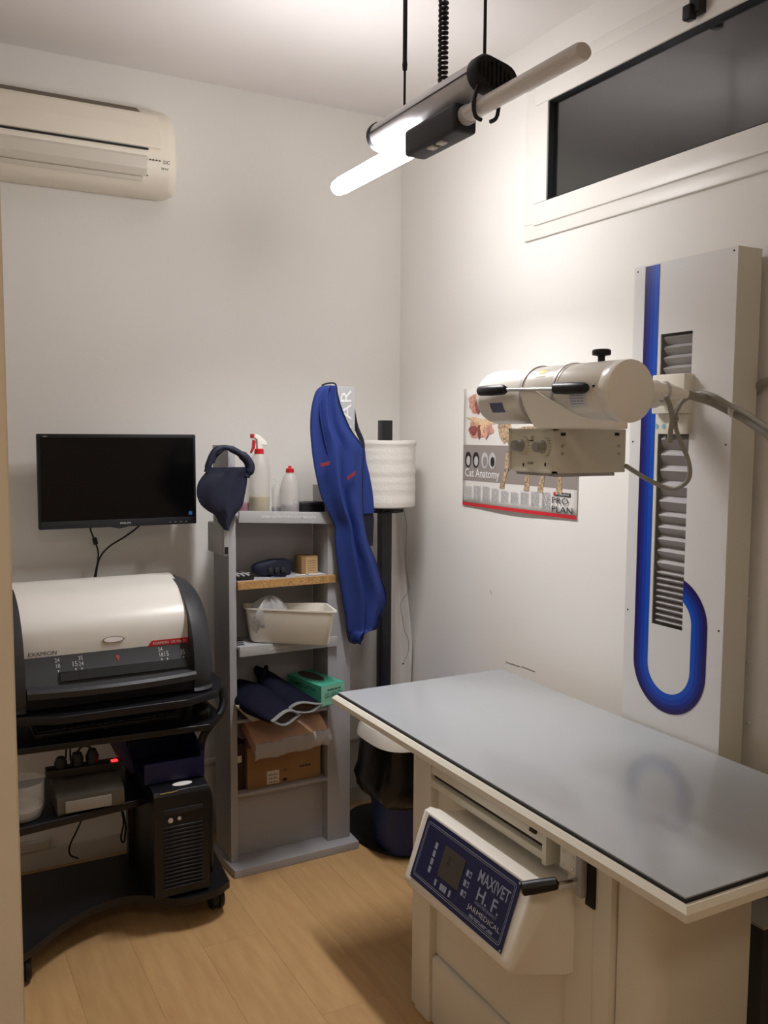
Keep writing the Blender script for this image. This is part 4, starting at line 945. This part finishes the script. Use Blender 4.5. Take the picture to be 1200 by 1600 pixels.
# carriage and x-ray head
xh = thing('xray_tube_unit', 'cream cylindrical x-ray tube head with handles on the column carriage', 'x-ray head', (1.40, 1.72, 1.62))
obj('carriage', MB().box(FX-.032, FX+.03, 1.672, 1.783, 1.655, 1.757, .004).box(FX-.012, FX+.03, 1.675, 1.781, 1.602, 1.655, .003), M_cream, xh)
for px_ in (1026, 1037):
    p = P(px_, 666, 'x', FX-.013)
    decal('blue_dot', ell((FX-.0125, p.y, p.z), .0065, .0065, (0, 1, 0), (0, 0, 1)), NX, M_dot, xh)
hx, hz, hr = 1.40, 1.694, .069
arm = obj('support_arm', MB().lathe([(.036, 1.45), (.036, 1.72), (.030, 1.725), (.030, FX-.03)], (0, 1.725, hz+.01), 'x', 28), M_cream, xh)
prf = [(.012, 1.470), (.062, 1.470), (.0675, 1.473), (hr, 1.479), (hr, 1.50), (hr-.0006, 1.501), (hr-.0006, 1.503), (hr, 1.504), (hr, 1.950), (hr-.003, 1.966), (hr-.012, 1.980), (.03, 1.986), (.005, 1.987)]
obj('tube_housing', MB().lathe(prf, (hx, 0, hz), 'y', 64), M_creamh, xh)
for yy in (1.655, 1.775):
    obj('clamp_band', MB().lathe([(hr, -.005), (hr+.003, -.004), (hr+.0035, 0), (hr+.003, .004), (hr, .005)], (hx, yy, hz), 'y', 64), M_alu, xh)
for yy in (1.645, 1.785):
    obj('flange_band', MB().lathe([(hr, -.003), (hr+.0016, -.002), (hr+.0016, .002), (hr, .003)], (hx, yy, hz), 'y', 64), M_creamh, xh)
kn = P(940, 549, 'x', hx)
obj('locking_knob', MB().lathe([(.008, 0), (.008, .014), (.012, .016), (.020, .017), (.021, .020), (.021, .027), (.018, .030), (.008, .031)], (hx, kn.y, hz+hr-.003), 'z', 20), M_black, xh)
for yy, an in ((1.52, .6), (1.52, 1.9)):
    pass
obj('screw', MB().lathe([(.0005, -.003), (.0045, -.002), (.005, 0)], (hx-hr, 1.513, hz+.012), 'x', 12), M_chrome, xh)
def cylpatch(name, y0, y1, a0, a1, m, lift=.0008):
    def f(u, v):
        a = a0+(a1-a0)*v; return Vector((hx-(hr+lift)*math.cos(a), y0+(y1-y0)*u, hz+(hr+lift)*math.sin(a)))
    return obj(name, MB().grid(f, 6, 10), m, xh)
p1 = cylpatch('rating_label', 1.595, 1.540, -.50, .22, mat('pale_lilac_label', (228, 228, 238), .5))
for k in range(7):
    y0 = 1.590; a = .14-.09*k
    v0 = Vector((hx-(hr+.0012)*math.cos(a), 1.591, hz+(hr+.0012)*math.sin(a))); v1 = Vector((-(-math.sin(a))*.0035*1, 0, math.cos(a)*.0035))
    bars('small_print', M_print, p1, v0, (0, -.044, 0), v1, 1, .0003)
cylpatch('blue_label', 1.905, 1.850, -.62, -.24, mat('grey_blue_label', (96, 108, 140), .5))
cylpatch('warning_label', 1.735, 1.700, .62, .98, mat('cream_label', (224, 218, 190), .5))
cylpatch('radiation_sign', 1.728, 1.708, .75, .95, M_yellow, .0014)
# cradle plate with slanted cheek, base tray and handle bar
cpx = 1.318
poly = [P(x_, y_, 'x', cpx) for x_, y_ in ((812, 611), (838, 611), (848, 618), (905, 650), (930, 656), (962, 658), (962, 668), (836, 668), (826, 650))]
poly = [(p.y, p.z) for p in poly]
obj('cradle_cheek', MB().prism(poly, cpx-.002, cpx+.002, 'x'), M_creamh, xh)
ty0 = P(962, 668, 'x', cpx).y; ty1 = P(836, 668, 'x', cpx).y; tz0 = poly[6][1]
obj('cradle_tray', MB().box(cpx, 1.352, ty0, ty1, tz0-.003, tz0+.012, .003), M_creamh, xh)
obj('handle_bar', MB().tube([P(787, 609, 'x', cpx-.006), P(868, 608, 'x', cpx-.006)], .0042, 10), M_chrome, xh)
for pa, pb_ in (((749, 611), (789, 609)), ((866, 607), (916, 606))):
    a, c = P(*pa, 'x', cpx-.008), P(*pb_, 'x', cpx-.008); d = (c-a)
    obj('grip', MB().tube([a, a+d*.05, a+d*.5, a+d*.93, c], [.008, .0125, .0135, .0125, .009], 16), M_black, xh)
# collimator box
k1, k3 = P(797, 671, 'x', 1.35), P(868, 669, 'x', 1.35)
by1, by0, bz0, bz1 = k1.y, k3.y, 1.508, 1.613
bxx = P(978, 700, 'y', by0).x
cl = obj('collimator_box', MB().box(1.356, bxx, by0, by1, bz0, bz1, .003), M_creamd, xh)
obj('box_mount', MB().box(1.36, 1.46, by0+.012, by1-.03, bz1-.002, tz0-.002, .002), M_creamd, xh)
obj('box_lip', MB().box(1.365, bxx-.03, by0+.005, by1-.01, bz0-.008, bz0+.002), M_greyd, xh)
b = MB().box(1.346, 1.358, by0, by1, bz0, bz0+.005).box(1.346, 1.358, by0, by1, bz1-.005, bz1).box(1.346, 1.358, by0, by0+.005, bz0, bz1).box(1.346, 1.358, by1-.005, by1, bz0, bz1)
obj('face_frame', b, M_creamd, xh)
fp = obj('face_plate', MB().box(1.352, 1.358, by0+.005, by1-.005, bz0+.005, bz1-.005), M_face, xh)
for (a_, b_, nm) in ((816, 696, 0), (850, 698, 1)):
    p = P(a_, b_, 'x', 1.352)
    kd = obj('dial_ring', MB().lathe([(.022, 0), (.021, -.003), (.015, -.004)], (1.352, p.y, p.z), 'x', 24), M_face, xh)
    obj('knob', MB().lathe([(.015, -.003), (.0155, -.006), (.013, -.009), (.0125, -.026), (.011, -.028), (.002, -.028)], (1.352, p.y, p.z), 'x', 24), M_knob, xh)
    b = MB()
    for k in range(7):
        a = -.9+.3*k; b.cbox((1.3515, p.y-.026*math.cos(a), p.z+.026*math.sin(a)), (.001, .003, .0012))
    obj('dial_mark', b, M_blackp, xh)
text('lettering', 'X', M_blackp, xh, (1.3515, P(830, 690, 'x', 1.352).y, P(830, 690, 'x', 1.352).z), (0, -.010, 0), (0, 0, .014))
decal('emblem_frame', [(1.3518, 1.763+.002, 1.583), (1.3518, 1.751-.004, 1.583), (1.3518, 1.751-.004, 1.585), (1.3518, 1.763+.002, 1.585)], NX, M_blackp, xh)
text('lettering', 'RX-80W', M_blackp, xh, (1.3515, 1.766, 1.527), (0, -.022, 0), (0, 0, .006))
for a_ in (818, 852):
    p = P(a_, 726, 'x', 1.352); decal('arrow_mark', ell((1.3518, p.y, p.z), .003, .005, (0, 1, 0), (0, 0, 1), 8), NX, M_blackp, xh)
for (a_, w) in ((880, 8), (964, 8)):
    p = P(a_, 678.5, 'y', by0); obj('dark_notch', MB().cbox((p.x, by0-.0004, p.z), (.014, .001, .007)), M_gasket, xh)
for (a_, b_) in ((879, 697), (879, 709), (967, 697), (967, 709)):
    p = P(a_, b_, 'y', by0); obj('screw', MB().lathe([(.0005, -.0018), (.004, -.0012), (.0045, 0)], (p.x, by0, p.z), 'y', 10), M_greyd, xh)
# flange and gland at the head's back end
g0, g1_, g2_ = P(1012, 609, 'x', 1.52), P(1040, 612, 'x', 1.57), P(1074, 616, 'x', 1.62)
obj('cable_gland', MB().tube([g0, g1_, g1_+(g2_-g1_)*.15, g2_], [.020, .020, .018, .0095], 18), M_creamh, xh)
dg_ = (g1_-g0)*.12
obj('gland_ring', MB().tube([g1_-dg_*1.2, g1_-dg_, g1_-dg_*.2, g1_], [.020, .0245, .0245, .020], 20), M_chrome, xh)
# cables
hc = thing('high_voltage_cable', 'thick grey cable running from the x-ray head past the column', 'cable', (1.7, 1.5, 1.6))
def cabx(l, r, m=M_cable, k=6): return MB().tube([P(a_, b_, 'x', x_) for a_, b_, x_ in l], r, 10, k)
obj('cable', cabx([(1070, 615, 1.615), (1087, 620, 1.66), (1112, 628, 1.72), (1140, 642, 1.74), (1165, 655, 1.74), (1190, 672, 1.74), (1215, 690, 1.74), (1250, 715, 1.74)], .0105), hc and M_cable, hc)
obj('cable', cabx([(1040, 618, 1.52), (1047, 635, 1.54), (1050, 655, 1.56), (1048, 672, 1.57), (1046, 692, 1.57)], .006), M_cable, hc)
obj('cable_tie', MB().lathe([(.0165, -.003), (.0185, 0), (.0165, .003)], P(1146, 641, 'x', 1.735), 'y', 16), M_panelw, hc)
lc = thing('collimator_cable', 'thin grey looped cable from the collimator box up to the thick cable', 'cable', (1.6, 1.5, 1.5))
obj('cable', cabx([(978, 728, 1.56), (992, 737, 1.60), (1012, 749, 1.66), (1035, 760, 1.70), (1055, 763, 1.72), (1072, 754, 1.72), (1078, 738, 1.72), (1074, 715, 1.72), (1064, 692, 1.71), (1056, 668, 1.70), (1055, 648, 1.70), (1062, 632, 1.70), (1078, 619, 1.70), (1098, 614, 1.70), (1118, 620, 1.70), (1142, 634, 1.715), (1165, 645, 1.72), (1195, 665, 1.72), (1250, 702, 1.72)], .0058), M_cable, lc)
obj('cable', cabx([(1082, 616, 1.69), (1068, 625, 1.69), (1058, 642, 1.69), (1054, 655, 1.69)], .0045), M_cable, lc)
obj('cable_knot', MB().tube([P(1050, 652, 'x', 1.69), P(1056, 650, 'x', 1.69), P(1059, 656, 'x', 1.69), P(1052, 660, 'x', 1.69)], .003, 8, 4), M_cable, lc)
obj('cable', cabx([(958, 672, 1.56), (964, 665, 1.56), (975, 655, 1.56)], .006), M_cable, lc)
wc = thing('wall_cable', 'grey cable leaving the column\'s right side towards the wall', 'cable', (1.88, 1.53, 1.7))
obj('cable', cabx([(1179, 612, 1.895), (1185, 603, 1.89), (1196, 597, 1.885), (1215, 594, 1.885), (1245, 600, 1.885)], .010), M_cable, wc)
for k, (a_, b_) in enumerate(((1169, 935), (1170, 1034), (1171, 1129))):
    p = P(a_, b_, 'x', XW)
    o = obj('cable_clip', MB().cbox((XW-.004, p.y, p.z), (.008, .008, .006), bev=.001), M_panelw)
    tag(o, ('uppermost tiny white cable clip on the wall right of the column', 'middle tiny white cable clip on the wall right of the column', 'lowest tiny white cable clip on the wall right of the column')[k], 'clip', 'wall cable clips')

# ------------------------------------------------------------------ x-ray table
tt_ = thing('xray_table', 'cream x-ray table with grey top and slanted blue control panel', 'x-ray table', (1.48, 1.77, 0))
tx0, tx1, ty0, ty1 = 1.160, 1.795, 1.050, 2.480
def rring(x0, x1, y0, y1, z): return [Vector((x0, y0, z)), Vector((x1, y0, z)), Vector((x1, y1, z)), Vector((x0, y1, z))]
obj('table_frame', MB().loft([rring(tx0+.01, tx1-.01, ty0+.01, ty1-.01, .766), rring(tx0, tx1, ty0, ty1, .767), rring(tx0, tx1, ty0, ty1, .782), rring(tx0+.009, tx1-.004, ty0+.009, ty1-.009, .7915), rring(tx0+.020, tx1-.006, ty0+.020, ty1-.020, .7915)]), M_cream, tt_, sharp=20)
obj('black_gasket', MB().box(tx0+.0145, tx1-.005, ty0+.0165, ty1-.0145, .7915, .797), M_gasket, tt_)
obj('tabletop', MB().box(1.178, 1.790, 1.070, 2.468, .7955, .800, .0012, 2), M_top, tt_)
bx0 = 1.22
# lower body: far post, recessed middle, right post, end cover with rounded corner
obj('front_post', MB().box(bx0, bx0+.06, 1.985, 2.062, .0, .758, .004).box(bx0+.004, bx0+.06, 2.066, 2.085, .005, .758, .003), M_cream, tt_)
obj('front_post', MB().box(bx0, bx0+.06, 1.345, 1.430, .0, .758, .004), M_cream, tt_)
obj('front_post', MB().box(bx0-.004, bx0+.06, 1.292, 1.343, .0, .760, .005), M_cream, tt_)
obj('middle_panel', MB().box(bx0+.022, bx0+.05, 1.430, 1.985, .195, .70), M_cream, tt_)
obj('base_cover', MB().box(bx0+.006, bx0+.05, 1.430, 1.985, .0, .193, .012, 3), M_cream, tt_)
cr = [Vector((bx0+.03, 1.289, 0)), Vector((bx0+.012, 1.286, 0))]
rp = []
for k in range(9):
    a = PI/2*k/8; rp.append((bx0+.012+.055*(1-math.cos(a)), 1.255-.055*math.sin(a)))
poly = [(bx0+.012, 1.288)]+rp+[(1.512, 1.200), (1.512, 2.06), (bx0+.055, 2.06), (bx0+.055, 1.288)]
obj('end_cover', MB().prism(poly, 0, .766, 'z'), M_cream, tt_)
obj('crossbeam', MB().box(bx0+.05, 1.76, 1.25, 2.10, .700, .767), M_creamd, tt_)
obj('post_foot', MB().box(bx0+.01, bx0+.2, 2.01, 2.085, .0, .012, .002), M_gasket, tt_)
# drawer rails
def rail(z, h, x): return MB().box(x, x+.05, 1.482, 1.950, z, z+h, .002)
ra = obj('cassette_rail', rail(.716, .022, 1.200), M_cream, tt_)
rb_ = obj('cassette_rail', rail(.684, .018, 1.196), M_cream, tt_)
obj('rail_recess', MB().box(1.212, 1.25, 1.475, 1.955, .702, .716).box(1.214, 1.25, 1.475, 1.955, .738, .760), M_slot, tt_)
obj('rail_bracket', MB().box(1.192, 1.25, 1.468, 1.482, .678, .766, .002), M_cream, tt_)
obj('rail_hook', MB().cbox((1.200, 1.520, .735), (.012, .022, .008), bev=.002), M_slot, tt_)
# lock plate and slide
lk = obj('lock_plate', MB().box(1.204, 1.218, 1.385, 1.436, .690, .740, .002), M_cream, tt_)
for y_, z_ in ((1.395, .700), (1.425, .700), (1.395, .726), (1.425, .726)):
    obj('screw', MB().lathe([(.0005, -.002), (.003, -.0015), (.0034, 0)], (1.204, y_, z_), 'x', 10), M_chrome, lk)
obj('slide_rod', MB().box(1.196, 1.212, 1.358, 1.378, .655, .750, .004), M_greyd, tt_)
obj('slide_slot', MB().box(1.211, 1.2215, 1.336, 1.362, .640, .750), M_gasket, tt_)
# console
cp = [(bx0+.03, .655), (1.18, .662), (1.125, .686), (1.108, .682), (1.054, .532), (1.050, .520), (1.056, .508), (1.075, .498), (1.20, .462), (bx0+.03, .462)]
cps = cp
obj('console_housing', MB().prism(cps, 1.412, 1.834, 'x' if False else 'y', .008) if False else MB().loft([[Vector((1.16+(a-1.16)*s if a < 1.2 else a, y_, .6+(b_-.6)*(1-(1-s)*.4))) for a, b_ in cps] for y_, s in ((1.404, .90), (1.410, .97), (1.420, 1.0), (1.822, 1.0), (1.832, .97), (1.838, .90))]), M_creamh, tt_, sharp=50)
# membrane plane: bottom edge to top edge
pbm = Vector((1.0545, 0, .5375)); ptm = Vector((1.1055, 0, .6790)); uu = (ptm-pbm); hh = uu.length; uu.normalize(); nn_ = Vector((-uu.z, 0, uu.x))
yl_, yr_ = 1.806, 1.434; WW = yl_-yr_
def cq(s, h, lift=.0015): return Vector((0, yl_-s, 0))+pbm+uu*h+nn_*lift+Vector((0, 0, 0))
def crect(name, s0, s1, h0, h1, m, parent, lift=.0015, d=.0006):
    return decal(name, [cq(s0, h0, lift), cq(s1, h0, lift), cq(s1, h1, lift), cq(s0, h1, lift)], nn_, m, parent, d)
mem = crect('control_panel', 0, WW, 0, hh, M_navyp, tt_, .0002, .0015)
def border(i_, t, r_):
    n = 6; out = []; inn = []
    for k0, (cs, ch, a0) in enumerate(((i_+r_, i_+r_, PI), (WW-i_-r_, i_+r_, 1.5*PI), (WW-i_-r_, hh-i_-r_, 0), (i_+r_, hh-i_-r_, .5*PI))):
        for k in range(n+1):
            a = a0+PI/2*k/n; out.append(cq(cs+r_*math.cos(a), ch+r_*math.sin(a), .0022)); inn.append(cq(cs+(r_-t)*math.cos(a), ch+(r_-t)*math.sin(a), .0022))
    N = len(out); return MB().add(out+inn, [(i, (i+1) % N, N+(i+1) % N, N+i) for i in range(N)])
obj('border_line', border(.010, .0016, .008), M_print, mem); obj('border_line', border(.0145, .0010, .006), M_print, mem)
crect('display_window', .100, .185, .046, .116, M_lcd, mem, .0022)
text('lettering', '2', M_blackp, mem, cq(.122, .082, .003), Vector((0, -.012, 0)), uu*.018, .0003)
for k in range(4): 
    crect('indicator_mark', .062, .072, .030+.0185*k+.008, .030+.0185*k+.022, M_print, mem, .0022)
for s0 in (.098, .122, .131, .140, .158):
    crect('key', s0, s0+.0075, .022, .036, M_print, mem, .0022)
for h0 in (.044, .066, .088):
    crect('key', .198, .206, h0, h0+.013, M_print, mem, .0022); crect('key', .209, .217, h0, h0+.013, M_print, mem, .0022)
    crect('key_inset', .2108, .2152, h0+.003, h0+.010, M_navyp, mem, .0029)
text('lettering', 'MAXIVET', M_print, mem, cq(.240, .094, .0022), Vector((0, -.112, 0)), uu*.026, .0004, .012)
text('lettering', 'H. F.', M_print, mem, cq(.252, .058, .0022), Vector((0, -.080, 0)), uu*.028, .0004, .012)
text('lettering', 'HIGH FREQUENCY', M_print, mem, cq(.252, .0485, .0022), Vector((0, -.080, 0)), uu*.007, .0004)
text('lettering', 'JARMEDICAL', M_lgrey, mem, cq(.232, .028, .0022), Vector((0, -.120, 0)), uu*.014, .0004)
bars('small_print', M_print, mem, cq(.246, .0185, .0022), Vector((0, -.090, 0)), uu*.007, 2, .0003)
for s_, h_ in ((.004, .004), (.004, hh-.004), (WW-.004, .004), (WW-.004, hh-.004)):
    c = cq(s_, h_, .0018); decal('screw', ell(c, .0028, .0028, (0, 1, 0), uu, 10), nn_, M_chrome, mem, .001)
# lever handle
h0, h1 = P(815, 1389, 'x', 1.075), P(871, 1380, 'x', 1.135)
obj('lever_rod', MB().tube([h1, P(905, 1373, 'x', 1.205)], .0045, 10), M_chrome, tt_)
d = h1-h0
obj('lever_grip', MB().tube([h0-d*.02, h0+d*.03, h0+d*.3, h0+d*.75, h0+d*.97, h1+d*.02], [.008, .0140, .0145, .0135, .0125, .007], 18), M_black, tt_)
# grey box standing by the wall beyond the table end
gx = thing('power_cabinet', 'dark metal cabinet against the right wall beyond the table end', 'cabinet', (1.84, 1.35, 0))
ga, gb_ = P(1172, 1428, 'x', 1.78), P(1194, 1438, 'x', 1.78)
obj('cabinet_body', MB().box(1.78, 1.895, gb_.y, ga.y+.08, .0, ga.z-.02, .002), mat('dark_grey_metal', (88, 84, 80), .5), gx)
obj('cabinet_top', MB().box(1.776, 1.897, gb_.y-.003, ga.y+.083, ga.z-.02, ga.z-.012, .002), M_creamd, gx)

# ------------------------------------------------------------------ scuffs on the right wall
b = MB()
for (a_, b_, c_2, d_) in ((790, 1034, 812, 1041), (815, 1041, 836, 1049), (766, 922, 768, 929)):
    p, q_ = P(a_, b_, 'x', XW-.0005), P(c_2, d_, 'x', XW-.0005); b.tube([p, q_], .0012, 6)
obj('scuff_mark', b, M_mark, bpy.data.objects['wall_right'])
